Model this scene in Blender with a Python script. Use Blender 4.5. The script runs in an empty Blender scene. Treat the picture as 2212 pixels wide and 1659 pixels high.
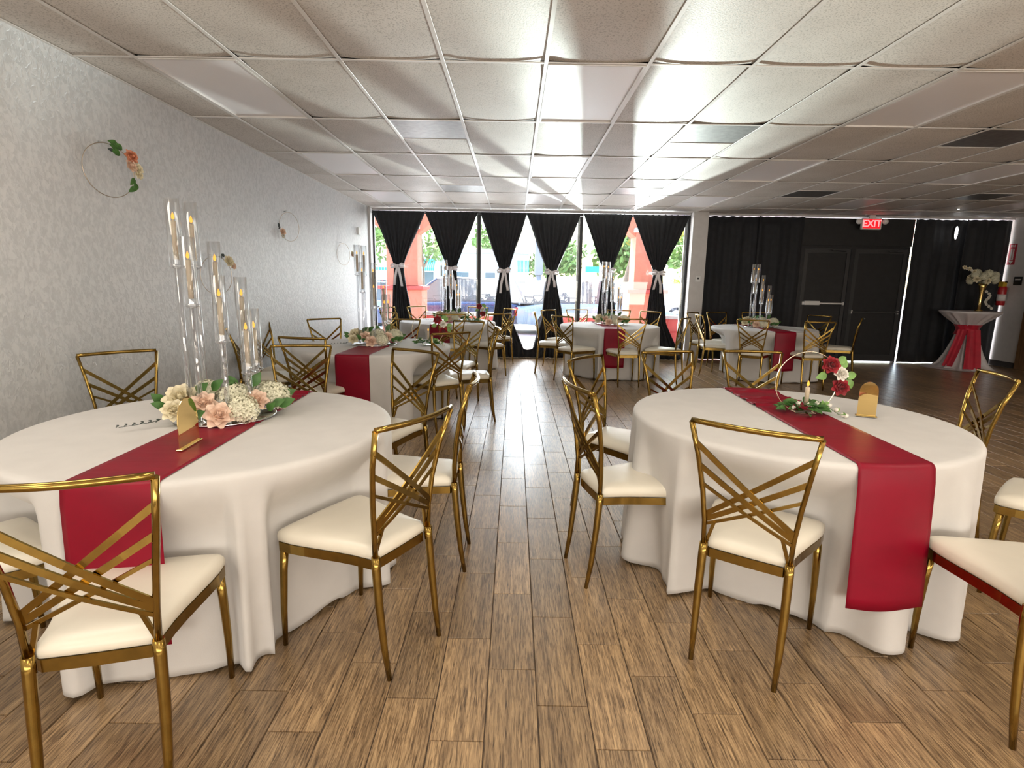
import bpy, math, random
from math import sin, cos, pi, radians, sqrt, atan2, hypot
from mathutils import Vector, Matrix, noise
random.seed(7)
SC = bpy.context.scene
COL = SC.collection

# ------------------------------------------------------------------ camera, sky, sun, lamps, exposure
CAM_H = 1.41
def make_camera():
    pit, yaw, rol = 0.18459612, -0.00169830880, 0.0161234057
    cy, sy, cp, sp = cos(yaw), sin(yaw), cos(pit), sin(pit)
    fw = Vector((sy*cp, cy*cp, -sp)); r0 = Vector((cy, -sy, 0)); u0 = r0.cross(fw)
    r = r0*cos(rol) + u0*sin(rol); u = u0*cos(rol) - r0*sin(rol)
    cam = bpy.data.cameras.new('camera'); ob = bpy.data.objects.new('camera', cam); COL.objects.link(ob)
    cam.sensor_fit = 'HORIZONTAL'; cam.sensor_width = 36.0; cam.lens = 1185.807/2212*36
    cam.clip_start = 0.02; cam.clip_end = 400
    m = Matrix(((r.x, u.x, -fw.x, 0), (r.y, u.y, -fw.y, 0), (r.z, u.z, -fw.z, CAM_H), (0, 0, 0, 1)))
    ob.matrix_world = m
    SC.camera = ob
make_camera()

SC.view_settings.view_transform = 'Standard'
SC.view_settings.look = 'None'
SC.view_settings.gamma = 1.0
SC.view_settings.use_curve_mapping = False
SC.view_settings.exposure = 0.3

world = bpy.data.worlds.new('world'); SC.world = world; world.use_nodes = True
wn = world.node_tree; wn.nodes.clear()
w_out = wn.nodes.new('ShaderNodeOutputWorld'); w_bg = wn.nodes.new('ShaderNodeBackground')
w_sky = wn.nodes.new('ShaderNodeTexSky'); w_sky.sky_type = 'NISHITA'; w_sky.sun_disc = False
w_sky.sun_elevation = radians(52); w_sky.sun_rotation = radians(-20); w_sky.air_density = 1.2; w_sky.dust_density = 3.0
w_bg.inputs['Strength'].default_value = 1.25
wn.links.new(w_sky.outputs[0], w_bg.inputs[0]); wn.links.new(w_bg.outputs[0], w_out.inputs[0])

def add_light(name, kind, loc, energy, color, rot=None, **kw):
    l = bpy.data.lights.new(name, kind); l.energy = energy; l.color = color
    for k, v in kw.items(): setattr(l, k, v)
    o = bpy.data.objects.new(name, l); COL.objects.link(o); o.location = loc
    if rot is not None: o.rotation_euler = rot
    return o
def aim(o, target):
    d = Vector(target) - o.location
    o.rotation_euler = d.to_track_quat('-Z', 'Y').to_euler()
sun = add_light('sun', 'SUN', (0, 30, 30), 9.5, (1, .95, .86), angle=radians(.6))
aim(sun, (9, 8, 0))
# glint of the sun off the parked car's windscreen, thrown up through the curtain gaps onto the ceiling
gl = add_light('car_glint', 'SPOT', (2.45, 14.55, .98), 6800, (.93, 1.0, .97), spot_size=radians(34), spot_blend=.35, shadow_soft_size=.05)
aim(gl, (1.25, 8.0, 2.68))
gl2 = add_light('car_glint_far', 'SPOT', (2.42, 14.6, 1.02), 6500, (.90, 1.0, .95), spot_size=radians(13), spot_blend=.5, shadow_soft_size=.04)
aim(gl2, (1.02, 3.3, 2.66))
CEIL = 2.684
# open daylight arriving under the arcade onto the front windows
front = add_light('front_daylight', 'AREA', (.28, 11.3, 1.45), 235, (.92, .95, 1.0), (-pi/2, 0, 0), shape='RECTANGLE', size=5.8, size_y=2.5)
# fill light added behind the viewpoint, with no window modelled there
rear = add_light('rear_daylight', 'AREA', (3.0, -3.3, 1.3), 400, (1, .925, .82), (pi/2+radians(30), 0, 0), shape='RECTANGLE', size=11.0, size_y=1.8)
LIT_ROWS = {-2: 1.0, -4: 1.0}            # fixtures switched on: the rows over and behind the viewpoint
LAMP_W = 14.0
LAMP_COL = (1.0, .90, .76)

cyc = SC.cycles
cyc.use_denoising = True
try: cyc.denoiser = 'OPENIMAGEDENOISE'
except Exception: pass
cyc.max_bounces = 8; cyc.diffuse_bounces = 4; cyc.glossy_bounces = 4; cyc.transmission_bounces = 8
cyc.transparent_max_bounces = 24; cyc.caustics_reflective = False; cyc.caustics_refractive = False
cyc.sample_clamp_indirect = 6.0; cyc.use_adaptive_sampling = True; cyc.adaptive_threshold = 0.03

# ------------------------------------------------------------------ helpers
class MB:
    def __init__(s): s.v = []; s.f = []; s.smooth = []
    def add(s, vs, fs, smooth=False):
        b = len(s.v); s.v += [tuple(p) for p in vs]
        s.f += [tuple(i + b for i in f) for f in fs]; s.smooth += [smooth]*len(fs); return s
    def box(s, x0, x1, y0, y1, z0, z1, bev=0.0):
        if bev <= 0:
            vs = [(x, y, z) for z in (z0, z1) for y in (y0, y1) for x in (x0, x1)]
            return s.add(vs, [(0,2,3,1),(4,5,7,6),(0,1,5,4),(2,6,7,3),(0,4,6,2),(1,3,7,5)])
        b = bev; rings = []
        for z, i in ((z0, b), (z0+b, 0), (z1-b, 0), (z1, b)):
            rings.append([(x0+i, y0+i, z), (x1-i, y0+i, z), (x1-i, y1-i, z), (x0+i, y1-i, z)])
        vs = sum(rings, []); fs = [(3,2,1,0), (12,13,14,15)]
        for k in range(3):
            for j in range(4):
                a = 4*k+j; c = 4*k+(j+1)%4; fs.append((a, c, c+4, a+4))
        return s.add(vs, fs)
    def tube(s, pts, radii, n=8, caps=True, closed=False, flat=None):
        pts = [Vector(p) for p in pts]; m = len(pts)
        if not hasattr(radii, '__len__'): radii = [radii]*m
        rings = []; ref = None
        for i, p in enumerate(pts):
            if closed: t = pts[(i+1) % m] - pts[i-1]
            else: t = pts[min(i+1, m-1)] - pts[max(i-1, 0)]
            t.normalize()
            if ref is None:
                ref = Vector((0,0,1)) if abs(t.z) < .9 else Vector((0,1,0))
                if flat is not None: ref = Vector(flat)
            a = (ref - t*ref.dot(t)).normalized(); b = t.cross(a); ref = a
            r = radii[i]; ra, rb = (r, r) if not isinstance(r, tuple) else r
            off = pi/n if n == 4 else 0
            k = sqrt(2) if n == 4 else 1
            rings.append([p + a*(ra*k*cos(2*pi*j/n+off)) + b*(rb*k*sin(2*pi*j/n+off)) for j in range(n)])
        vs = [q for R in rings for q in R]; fs = []
        for i in range(m if closed else m-1):
            for j in range(n):
                a = i*n+j; b = i*n+(j+1)%n; c = ((i+1)%m)*n+(j+1)%n; d = ((i+1)%m)*n+j
                fs.append((a, b, c, d))
        s.add(vs, fs, smooth=(n > 4))
        if caps and not closed:
            b0 = len(s.v)-len(vs)
            s.f.append(tuple(b0+j for j in reversed(range(n)))); s.smooth.append(False)
            s.f.append(tuple(b0+(m-1)*n+j for j in range(n))); s.smooth.append(False)
        return s
    def lathe(s, prof, n=24, c=(0,0,0), smooth=True, cap=False):
        vs = []; fs = []; m = len(prof)
        for r, z in prof:
            for j in range(n):
                a = 2*pi*j/n; vs.append((c[0]+r*cos(a), c[1]+r*sin(a), c[2]+z))
        for i in range(m-1):
            for j in range(n):
                fs.append((i*n+j, i*n+(j+1)%n, (i+1)*n+(j+1)%n, (i+1)*n+j))
        s.add(vs, fs, smooth)
        if cap:
            b0 = len(s.v)-len(vs)
            s.f.append(tuple(b0+j for j in reversed(range(n)))); s.smooth.append(False)
            s.f.append(tuple(b0+(m-1)*n+j for j in range(n))); s.smooth.append(False)
        return s
    def frame(s, x0, x1, y0, y1, w, z0, z1):
        O = [(x0, y0), (x1, y0), (x1, y1), (x0, y1)]; I = [(x0+w, y0+w), (x1-w, y0+w), (x1-w, y1-w), (x0+w, y1-w)]
        vs = [(*p, z) for z in (z0, z1) for p in O] + [(*p, z) for z in (z0, z1) for p in I]
        fs = []
        for i in range(4):
            j = (i+1) % 4
            fs += [(i, j, 4+j, 4+i), (8+j, 8+i, 12+i, 12+j), (j, i, 8+i, 8+j), (4+i, 4+j, 12+j, 12+i)]
        return s.add(vs, fs)
    def prism(s, outline, z0, z1, smooth=False):
        n = len(outline)
        vs = [(x, y, z0) for x, y in outline] + [(x, y, z1) for x, y in outline]
        fs = [tuple(reversed(range(n))), tuple(range(n, 2*n))] + [(i, (i+1)%n, n+(i+1)%n, n+i) for i in range(n)]
        return s.add(vs, fs, smooth)
    def grid(s, P, smooth=True, wrap=False):
        m, n = len(P), len(P[0]); vs = [q for R in P for q in R]; fs = []
        for i in range(m-1):
            for j in range(n if wrap else n-1):
                fs.append((i*n+j, i*n+(j+1)%n, (i+1)*n+(j+1)%n, (i+1)*n+j))
        return s.add(vs, fs, smooth)
    def ball(s, c, r, n=10, m=6):
        rx, ry, rz = r if isinstance(r, tuple) else (r, r, r)
        P = [[(c[0]+rx*sin(pi*i/m)*cos(2*pi*j/n), c[1]+ry*sin(pi*i/m)*sin(2*pi*j/n), c[2]-rz*cos(pi*i/m)) for j in range(n)] for i in range(m+1)]
        return s.grid(P, True, True)
    def xf(s, M):
        s.v = [tuple(M @ Vector(p)) for p in s.v]; return s
    def merge(s, o, M=None):
        vs = o.v if M is None else [tuple(M @ Vector(p)) for p in o.v]
        b = len(s.v); s.v += vs; s.f += [tuple(i+b for i in f) for f in o.f]; s.smooth += o.smooth; return s
    def mesh(s, name, mat):
        me = bpy.data.meshes.new(name); me.from_pydata(s.v, [], s.f)
        me.polygons.foreach_set('use_smooth', s.smooth); me.update()
        if mat is not None: me.materials.append(mat)
        return me
    def build(s, name, mat, parent=None, loc=None, mods=None):
        o = bpy.data.objects.new(name, s.mesh(name, mat)); COL.objects.link(o)
        if parent is not None: o.parent = parent
        if loc is not None: o.location = loc
        return o
def link_mesh(name, me, parent=None, loc=None, rz=0):
    o = bpy.data.objects.new(name, me); COL.objects.link(o)
    if parent is not None: o.parent = parent
    if loc is not None: o.location = loc
    if rz: o.rotation_euler = (0, 0, rz)
    return o
def thing(name, label, cat, loc=(0,0,0), rz=0, group=None):
    o = bpy.data.objects.new(name, None); COL.objects.link(o); o.location = loc; o.rotation_euler = (0,0,rz)
    o.empty_display_size = .1
    return tag(o, label, cat, group)
def tag(o, label, cat, group=None):
    o['label'] = label; o['category'] = cat
    if group: o['group'] = group
    return o
def struct(o): o['kind'] = 'structure'; return o
def stuff(o): o['kind'] = 'stuff'; return o
KIDS = {}
def kids(o): return [c for c in bpy.data.objects if c.parent is o]
def copy_tree(o, parent=None, table=None):
    c = o.copy(); COL.objects.link(c); c.parent = parent
    for ch in (table[o.name] if table and o.name in table else ([] if table else kids(o))): copy_tree(ch, c, table)
    return c
def child_table(o):
    t = {}
    def rec(x):
        ks = kids(x); t[x.name] = ks
        for k in ks: rec(k)
    rec(o); return t

# ------------------------------------------------------------------ materials
def mat(name, color, rough=.5, metal=0.0, **kw):
    m = bpy.data.materials.new(name); m.use_nodes = True
    b = m.node_tree.nodes['Principled BSDF']
    b.inputs['Base Color'].default_value = (*color, 1); b.inputs['Roughness'].default_value = rough
    b.inputs['Metallic'].default_value = metal
    for k, v in kw.items(): b.inputs[k.replace('_', ' ')].default_value = v
    return m
def N(m, t, **kw):
    n = m.node_tree.nodes.new(t)
    for k, v in kw.items(): setattr(n, k, v)
    return n
def L(m, a, b): m.node_tree.links.new(a, b)
def bsdf(m): return m.node_tree.nodes['Principled BSDF']
def noisy(m, scale=20, amt=.15, detail=4, bump=0.0, bscale=None, bdist=.002, stretch=None, coord='Object', rough_var=0):
    b = bsdf(m); col = tuple(b.inputs['Base Color'].default_value)[:3]
    tc = N(m, 'ShaderNodeTexCoord'); src = tc.outputs[coord]
    if stretch:
        mp = N(m, 'ShaderNodeMapping'); mp.inputs['Scale'].default_value = stretch
        L(m, src, mp.inputs['Vector']); src = mp.outputs[0]
    nz = N(m, 'ShaderNodeTexNoise'); nz.inputs['Scale'].default_value = scale; nz.inputs['Detail'].default_value = detail
    L(m, src, nz.inputs['Vector'])
    rp = N(m, 'ShaderNodeValToRGB')
    rp.color_ramp.elements[0].position = .3; rp.color_ramp.elements[1].position = .7
    rp.color_ramp.elements[0].color = (*[c*(1-amt) for c in col], 1); rp.color_ramp.elements[1].color = (*[min(1, c*(1+amt)) for c in col], 1)
    L(m, nz.outputs['Fac'], rp.inputs[0]); L(m, rp.outputs[0], b.inputs['Base Color'])
    if bump:
        n2 = N(m, 'ShaderNodeTexNoise'); n2.inputs['Scale'].default_value = bscale or scale*3; n2.inputs['Detail'].default_value = 5
        L(m, src, n2.inputs['Vector'])
        bp = N(m, 'ShaderNodeBump'); bp.inputs['Strength'].default_value = bump; bp.inputs['Distance'].default_value = bdist
        L(m, n2.outputs['Fac'], bp.inputs['Height']); L(m, bp.outputs[0], b.inputs['Normal'])
    return m
def emis(name, color, strength):
    m = bpy.data.materials.new(name); m.use_nodes = True; nt = m.node_tree; nt.nodes.clear()
    o = nt.nodes.new('ShaderNodeOutputMaterial'); e = nt.nodes.new('ShaderNodeEmission')
    e.inputs[0].default_value = (*color, 1); e.inputs[1].default_value = strength
    nt.links.new(e.outputs[0], o.inputs[0]); return m
def thin_glass(name, tint=(1,1,1), refl=1.0, rough=0.0, f0=.05):
    m = bpy.data.materials.new(name); m.use_nodes = True; nt = m.node_tree; nt.nodes.clear()
    o = nt.nodes.new('ShaderNodeOutputMaterial'); mx = nt.nodes.new('ShaderNodeMixShader')
    t = nt.nodes.new('ShaderNodeBsdfTransparent'); g = nt.nodes.new('ShaderNodeBsdfGlossy'); f = nt.nodes.new('ShaderNodeLayerWeight'); f.inputs[0].default_value = .5
    t.inputs[0].default_value = (*tint, 1); g.inputs['Roughness'].default_value = rough; g.inputs[0].default_value = (refl,)*3+(1,)
    pw = nt.nodes.new('ShaderNodeMath'); pw.operation = 'POWER'; pw.inputs[1].default_value = 2.5; nt.links.new(f.outputs['Facing'], pw.inputs[0])
    ma = nt.nodes.new('ShaderNodeMath'); ma.operation = 'MULTIPLY_ADD'; ma.inputs[1].default_value = 1-f0; ma.inputs[2].default_value = f0; nt.links.new(pw.outputs[0], ma.inputs[0])
    nt.links.new(ma.outputs[0], mx.inputs[0]); nt.links.new(t.outputs[0], mx.inputs[1]); nt.links.new(g.outputs[0], mx.inputs[2])
    nt.links.new(mx.outputs[0], o.inputs[0]); return m
def clear_solid(name, ior=1.45):
    m = bpy.data.materials.new(name); m.use_nodes = True; nt = m.node_tree; nt.nodes.clear()
    o = nt.nodes.new('ShaderNodeOutputMaterial'); g = nt.nodes.new('ShaderNodeBsdfGlass')
    g.inputs['IOR'].default_value = ior; g.inputs['Color'].default_value = (.97, .98, 1, 1)
    nt.links.new(g.outputs[0], o.inputs[0]); return m

M = {}
M['gold'] = noisy(mat('brushed gold metal', (.33, .213, .055), .17, 1.0), 30, .12, 3, rough_var=.1)
M['gold_bright'] = mat('polished gold metal', (.80, .58, .22), .12, 1.0)
M['vinyl'] = noisy(mat('white vinyl upholstery', (.80, .75, .64), .34), 4, .04, 3, bump=.12, bscale=60)
M['cloth'] = noisy(mat('white table linen', (.68, .662, .645), .85, Sheen_Weight=.1), 9, .03, 3, bump=.25, bscale=420, bdist=.0012)
M['satin'] = noisy(mat('crimson satin', (.25, .001, .017), .45, Specular_IOR_Level=.28), 6, .12, 3, bump=.35, bscale=9, bdist=.004, stretch=(.6, 2.2, 1))
M['bsatin'] = noisy(mat('crimson sash fabric', (.50, .006, .03), .5, Sheen_Weight=.3), 8, .15, 3, bump=.3, bscale=25)
M['drape'] = noisy(mat('black drape cloth', (.012, .013, .017), .75, Sheen_Weight=.08), 12, .25, 3, bump=.25, bscale=300)
M['ribbon'] = noisy(mat('white ribbon', (.80, .76, .78), .5), 10, .04)
M['tee'] = mat('white ceiling tee metal', (.74, .71, .68), .4)
M['dark_tee'] = mat('dark plenum', (.05, .045, .04), .9)
M['diffuser'] = noisy(mat('prismatic acrylic diffuser', (.88, .85, .86), .35), 200, .02, 2, bump=.15, bscale=500)
M['diffuser_on'] = emis('lit acrylic diffuser', LAMP_COL, 1.0)
M['vent'] = noisy(mat('aluminium return grille', (.20, .195, .19), .42, .7), 18, .25, 4, bump=.2, bscale=90)
M['grout'] = noisy(mat('dark grout', (.10, .075, .055), .9), 30, .2)
M['white_paint'] = noisy(mat('white painted wall', (.62, .60, .59), .6), 12, .04, 3, bump=.1, bscale=90)
M['black_frame'] = noisy(mat('black window frame', (.018, .018, .02), .4, .3), 20, .2)
M['door_black'] = noisy(mat('black painted door', (.010, .010, .011), .55), 9, .3, 3)
M['frame_line'] = mat('dark bronze door frame', (.05, .05, .052), .4, .5)
M['steel'] = mat('brushed steel', (.62, .63, .63), .3, 1.0)
M['silver'] = mat('polished silver', (.85, .86, .87), .08, 1.0)
M['white_plastic'] = mat('white plastic', (.78, .78, .77), .4)
M['black_plastic'] = mat('black plastic', (.02, .02, .02), .4)
M['glass'] = thin_glass('window glass', (.98, 1, .99), .9)
M['glass_cyl'] = thin_glass('clear glass cylinder', (.965, .975, .985), 1.0, .02, .06)
M['acrylic'] = thin_glass('clear acrylic rod', (.86, .87, .89), 1.0, .03, .16)
M['ivory'] = mat('ivory wax', (.62, .52, .38), .5, Subsurface_Weight=.15)
M['flame'] = emis('candle bulb glow', (1.0, .40, .06), 1.7)
M['leaf'] = noisy(mat('green leaf', (.055, .15, .03), .45), 14, .35, 3)
M['leaf_light'] = noisy(mat('light green leaf', (.19, .36, .09), .45), 14, .25, 3)
M['leaf_dark'] = noisy(mat('dark eucalyptus leaf', (.045, .06, .055), .5), 14, .3, 3)
M['rose_red'] = noisy(mat('red rose petal', (.30, .004, .012), .6, Sheen_Weight=.2), 20, .3, 3)
M['rose_white'] = noisy(mat('white rose petal', (.82, .78, .70), .6), 20, .06, 3)
M['rose_peach'] = noisy(mat('peach rose petal', (.88, .66, .52), .6), 20, .08, 3)
M['rose_coral'] = noisy(mat('coral rose petal', (.72, .30, .17), .6), 20, .15, 3)
M['hydrangea'] = noisy(mat('cream hydrangea petal', (.78, .76, .58), .6), 18, .12, 3)
M['cream'] = noisy(mat('cream peony petal', (.84, .76, .55), .6), 18, .1, 3)
M['hoop'] = mat('champagne metal hoop', (.60, .50, .40), .3, 1.0)
M['hoop_white'] = mat('pale gold hoop', (.78, .66, .50), .25, 1.0)
M['stucco'] = mat('stucco wall', (.60, .585, .57), .5)
M['salmon'] = noisy(mat('salmon stucco', (.80, .26, .17), .8), 6, .06, 3, bump=.2, bscale=60)
M['salmon_red'] = noisy(mat('coral red trim', (.72, .10, .09), .7), 6, .06)
M['concrete'] = noisy(mat('pale concrete paving', (.62, .60, .57), .9), 1.5, .08)
M['asphalt'] = noisy(mat('sunlit asphalt', (.50, .50, .50), .9), 2.5, .12)
M['mint'] = noisy(mat('pale mint facade', (.62, .78, .78), .8), 2, .04)
M['teal'] = noisy(mat('teal awning', (.02, .45, .38), .6), 3, .08)
M['bark'] = noisy(mat('tree bark', (.20, .14, .10), .9), 8, .3, 4, bump=.4)
M['tree_leaf'] = noisy(mat('tree foliage', (.16, .26, .06), .7), 1.6, .45, 4)
M['tree_yellow'] = noisy(mat('sunlit yellow foliage', (.36, .34, .05), .7), 1.6, .4, 4)
M['palm'] = noisy(mat('bright palm foliage', (.42, .52, .04), .6), 2, .3, 3)
M['tyre'] = mat('tyre rubber', (.03, .03, .03), .8)
M['car_glass'] = mat('tinted car glass', (.13, .18, .20), .15, 0, Specular_IOR_Level=.4)
M['tail_red'] = mat('red tail lamp', (.6, .02, .03), .2)
M['paint_navy'] = mat('navy car paint', (.03, .06, .16), .2, .3, Coat_Weight=.6)
M['paint_blue'] = mat('light blue car paint', (.26, .44, .58), .25, .15, Coat_Weight=.4)
M['paint_white'] = mat('white car paint', (.75, .76, .77), .25, 0, Coat_Weight=.6)
M['paint_black'] = mat('black car paint', (.02, .02, .025), .2, .2, Coat_Weight=.6)
M['paint_red'] = mat('red car paint', (.50, .02, .03), .25, .1, Coat_Weight=.6)
M['pole_grey'] = mat('grey painted pole', (.22, .23, .26), .6)
M['brown_wood'] = noisy(mat('brown stained wood', (.16, .085, .035), .5), 4, .3, 4, stretch=(14, 14, 1))
M['base_dark'] = mat('dark rubber baseboard', (.05, .045, .045), .6)
M['red_sign'] = mat('red sign face', (.42, .01, .03), .5)
M['sign_white'] = mat('white sign print', (.8, .76, .74), .5)
M['exit_red'] = emis('lit red exit face', (1, .02, .03), .8)
M['exit_letter'] = emis('lit exit lettering', (1, .22, .22), 1.7)
M['lamp_white'] = emis('white lamp lens', (1, 1, 1), 9.0)
M['brass'] = mat('yellow gauge tag', (.62, .40, .04), .4)
M['ext_red'] = mat('extinguisher red', (.45, .015, .02), .3)
M['sheer'] = noisy(mat('white spandex table drape', (.70, .66, .67), .6), 9, .05, 3, bump=.25, bscale=30)
M['mirror_gold'] = mat('gold mirror acrylic', (.86, .62, .26), .03, 1.0)
M['matte_gold'] = noisy(mat('matte gold acrylic', (.60, .40, .10), .30, .75), 60, .06)

def stucco_nodes(m):
    b = bsdf(m); tc = N(m, 'ShaderNodeTexCoord')
    mp = N(m, 'ShaderNodeMapping'); mp.inputs['Scale'].default_value = (1, 1, .72); L(m, tc.outputs['Object'], mp.inputs[0])
    n1 = N(m, 'ShaderNodeTexNoise'); n1.inputs['Scale'].default_value = 36; n1.inputs['Detail'].default_value = 5; n1.inputs['Roughness'].default_value = .6; n1.inputs['Distortion'].default_value = .5
    n2 = N(m, 'ShaderNodeTexNoise'); n2.inputs['Scale'].default_value = 1.1; n2.inputs['Detail'].default_value = 3
    L(m, mp.outputs[0], n1.inputs[0]); L(m, mp.outputs[0], n2.inputs[0])
    r1 = N(m, 'ShaderNodeValToRGB'); r1.color_ramp.elements[0].position = .40; r1.color_ramp.elements[1].position = .60
    r1.color_ramp.elements[0].color = (.575, .582, .588, 1); r1.color_ramp.elements[1].color = (.69, .695, .70, 1)
    L(m, n1.outputs['Fac'], r1.inputs[0])
    mx = N(m, 'ShaderNodeMix'); mx.data_type = 'RGBA'; mx.blend_type = 'MULTIPLY'; mx.inputs[0].default_value = .35
    r2 = N(m, 'ShaderNodeValToRGB'); r2.color_ramp.elements[0].position = .35; r2.color_ramp.elements[1].position = .65
    r2.color_ramp.elements[0].color = (.88, .885, .89, 1); r2.color_ramp.elements[1].color = (1, .99, .98, 1)
    L(m, n2.outputs['Fac'], r2.inputs[0]); L(m, r1.outputs[0], mx.inputs[6]); L(m, r2.outputs[0], mx.inputs[7]); L(m, mx.outputs[2], b.inputs['Base Color'])
    st = N(m, 'ShaderNodeValToRGB'); st.color_ramp.elements[0].position = .42; st.color_ramp.elements[1].position = .56
    L(m, n1.outputs['Fac'], st.inputs[0])
    bp = N(m, 'ShaderNodeBump'); bp.inputs['Strength'].default_value = .4; bp.inputs['Distance'].default_value = .004
    L(m, st.outputs[0], bp.inputs['Height']); L(m, bp.outputs[0], b.inputs['Normal'])
    b.inputs['Roughness'].default_value = .42
stucco_nodes(M['stucco'])

PW, PL = .1722, .5                        # floor plank pitch
PX0, PY0, PSTEP = -.0725, .303, -.1745    # strip origin, joint offset, offset step per strip
def plank_material():
    m = mat('wood look floor tile', (.3, .2, .12), .4, Specular_IOR_Level=.85); b = bsdf(m)
    ge = N(m, 'ShaderNodeNewGeometry'); sp = N(m, 'ShaderNodeSeparateXYZ'); L(m, ge.outputs['Position'], sp.inputs[0])
    def math(op, a, bb=None):
        n = N(m, 'ShaderNodeMath'); n.operation = op
        for i, x in enumerate((a, bb)):
            if x is None: continue
            if isinstance(x, (int, float)): n.inputs[i].default_value = x
            else: L(m, x, n.inputs[i])
        return n.outputs[0]
    strip = math('FLOOR', math('DIVIDE', math('SUBTRACT', sp.outputs[0], PX0), PW))
    off = math('ADD', math('MULTIPLY', strip, PSTEP), PY0)
    idx = math('FLOOR', math('DIVIDE', math('SUBTRACT', sp.outputs[1], off), PL))
    cb = N(m, 'ShaderNodeCombineXYZ'); L(m, strip, cb.inputs[0]); L(m, idx, cb.inputs[1])
    wn_ = N(m, 'ShaderNodeTexWhiteNoise'); wn_.noise_dimensions = '3D'; L(m, cb.outputs[0], wn_.inputs['Vector'])
    # grain coordinates: stretched along y, shifted per plank
    sc = N(m, 'ShaderNodeVectorMath'); sc.operation = 'MULTIPLY'; sc.inputs[1].default_value = (1, .055, 0); L(m, ge.outputs['Position'], sc.inputs[0])
    sh = N(m, 'ShaderNodeVectorMath'); sh.operation = 'MULTIPLY'; sh.inputs[1].default_value = (13.7, 7.3, 9.1); L(m, wn_.outputs['Color'], sh.inputs[0])
    ad = N(m, 'ShaderNodeVectorMath'); ad.operation = 'ADD'; L(m, sc.outputs[0], ad.inputs[0]); L(m, sh.outputs[0], ad.inputs[1])
    n1 = N(m, 'ShaderNodeTexNoise'); n1.inputs['Scale'].default_value = 210; n1.inputs['Detail'].default_value = 6; n1.inputs['Roughness'].default_value = .65; n1.inputs['Distortion'].default_value = .6
    n2 = N(m, 'ShaderNodeTexNoise'); n2.inputs['Scale'].default_value = 24; n2.inputs['Detail'].default_value = 4; n2.inputs['Distortion'].default_value = 1.2
    L(m, ad.outputs[0], n1.inputs[0]); L(m, ad.outputs[0], n2.inputs[0])
    r1 = N(m, 'ShaderNodeValToRGB'); e = r1.color_ramp.elements
    e[0].position = .33; e[0].color = (.085, .052, .027, 1); e[1].position = .70; e[1].color = (.60, .42, .225, 1)
    x = e.new(.43); x.color = (.235, .152, .078, 1); x = e.new(.55); x.color = (.43, .29, .152, 1)
    L(m, n1.outputs['Fac'], r1.inputs[0])
    r2 = N(m, 'ShaderNodeValToRGB'); e = r2.color_ramp.elements
    e[0].position = .35; e[0].color = (.62, .58, .56, 1); e[1].position = .65; e[1].color = (1.1, 1.06, 1.0, 1)
    L(m, n2.outputs['Fac'], r2.inputs[0])
    mx = N(m, 'ShaderNodeMix'); mx.data_type = 'RGBA'; mx.blend_type = 'MULTIPLY'; mx.inputs[0].default_value = .8
    L(m, r1.outputs[0], mx.inputs[6]); L(m, r2.outputs[0], mx.inputs[7])
    rv = N(m, 'ShaderNodeMapRange'); rv.inputs['To Min'].default_value = .78; rv.inputs['To Max'].default_value = 1.18; L(m, wn_.outputs['Value'], rv.inputs['Value'])
    hs = N(m, 'ShaderNodeHueSaturation'); L(m, rv.outputs[0], hs.inputs['Value']); hs.inputs['Saturation'].default_value = .95; L(m, mx.outputs[2], hs.inputs['Color'])
    L(m, hs.outputs[0], b.inputs['Base Color'])
    rr = N(m, 'ShaderNodeMapRange'); rr.inputs['To Min'].default_value = .36; rr.inputs['To Max'].default_value = .23; L(m, n1.outputs['Fac'], rr.inputs['Value']); L(m, rr.outputs[0], b.inputs['Roughness'])
    bp = N(m, 'ShaderNodeBump'); bp.inputs['Strength'].default_value = .22; bp.inputs['Distance'].default_value = .0015
    L(m, n1.outputs['Fac'], bp.inputs['Height']); L(m, bp.outputs[0], b.inputs['Normal'])
    return m
M['plank'] = plank_material()
def tile_material():
    m = mat('fissured ceiling tile', (.5, .46, .42), .55); b = bsdf(m)
    ge = N(m, 'ShaderNodeNewGeometry')
    n1 = N(m, 'ShaderNodeTexNoise'); n1.inputs['Scale'].default_value = 120; n1.inputs['Detail'].default_value = 3
    n2 = N(m, 'ShaderNodeTexNoise'); n2.inputs['Scale'].default_value = 2.6; n2.inputs['Detail'].default_value = 3
    L(m, ge.outputs['Position'], n1.inputs[0]); L(m, ge.outputs['Position'], n2.inputs[0])
    r1 = N(m, 'ShaderNodeValToRGB'); e = r1.color_ramp.elements
    e[0].position = .36; e[0].color = (.44, .40, .36, 1); e[1].position = .48; e[1].color = (.68, .63, .58, 1)
    L(m, n1.outputs['Fac'], r1.inputs[0])
    r2 = N(m, 'ShaderNodeValToRGB'); e = r2.color_ramp.elements
    e[0].position = .35; e[0].color = (.90, .89, .88, 1); e[1].position = .65; e[1].color = (1, 1, 1, 1)
    L(m, n2.outputs['Fac'], r2.inputs[0])
    mx = N(m, 'ShaderNodeMix'); mx.data_type = 'RGBA'; mx.blend_type = 'MULTIPLY'; mx.inputs[0].default_value = 1
    L(m, r1.outputs[0], mx.inputs[6]); L(m, r2.outputs[0], mx.inputs[7]); L(m, mx.outputs[2], b.inputs['Base Color'])
    bp = N(m, 'ShaderNodeBump'); bp.inputs['Strength'].default_value = .3; bp.inputs['Distance'].default_value = .002
    L(m, n1.outputs['Fac'], bp.inputs['Height']); L(m, bp.outputs[0], b.inputs['Normal'])
    return m
M['tile'] = tile_material()

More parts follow.
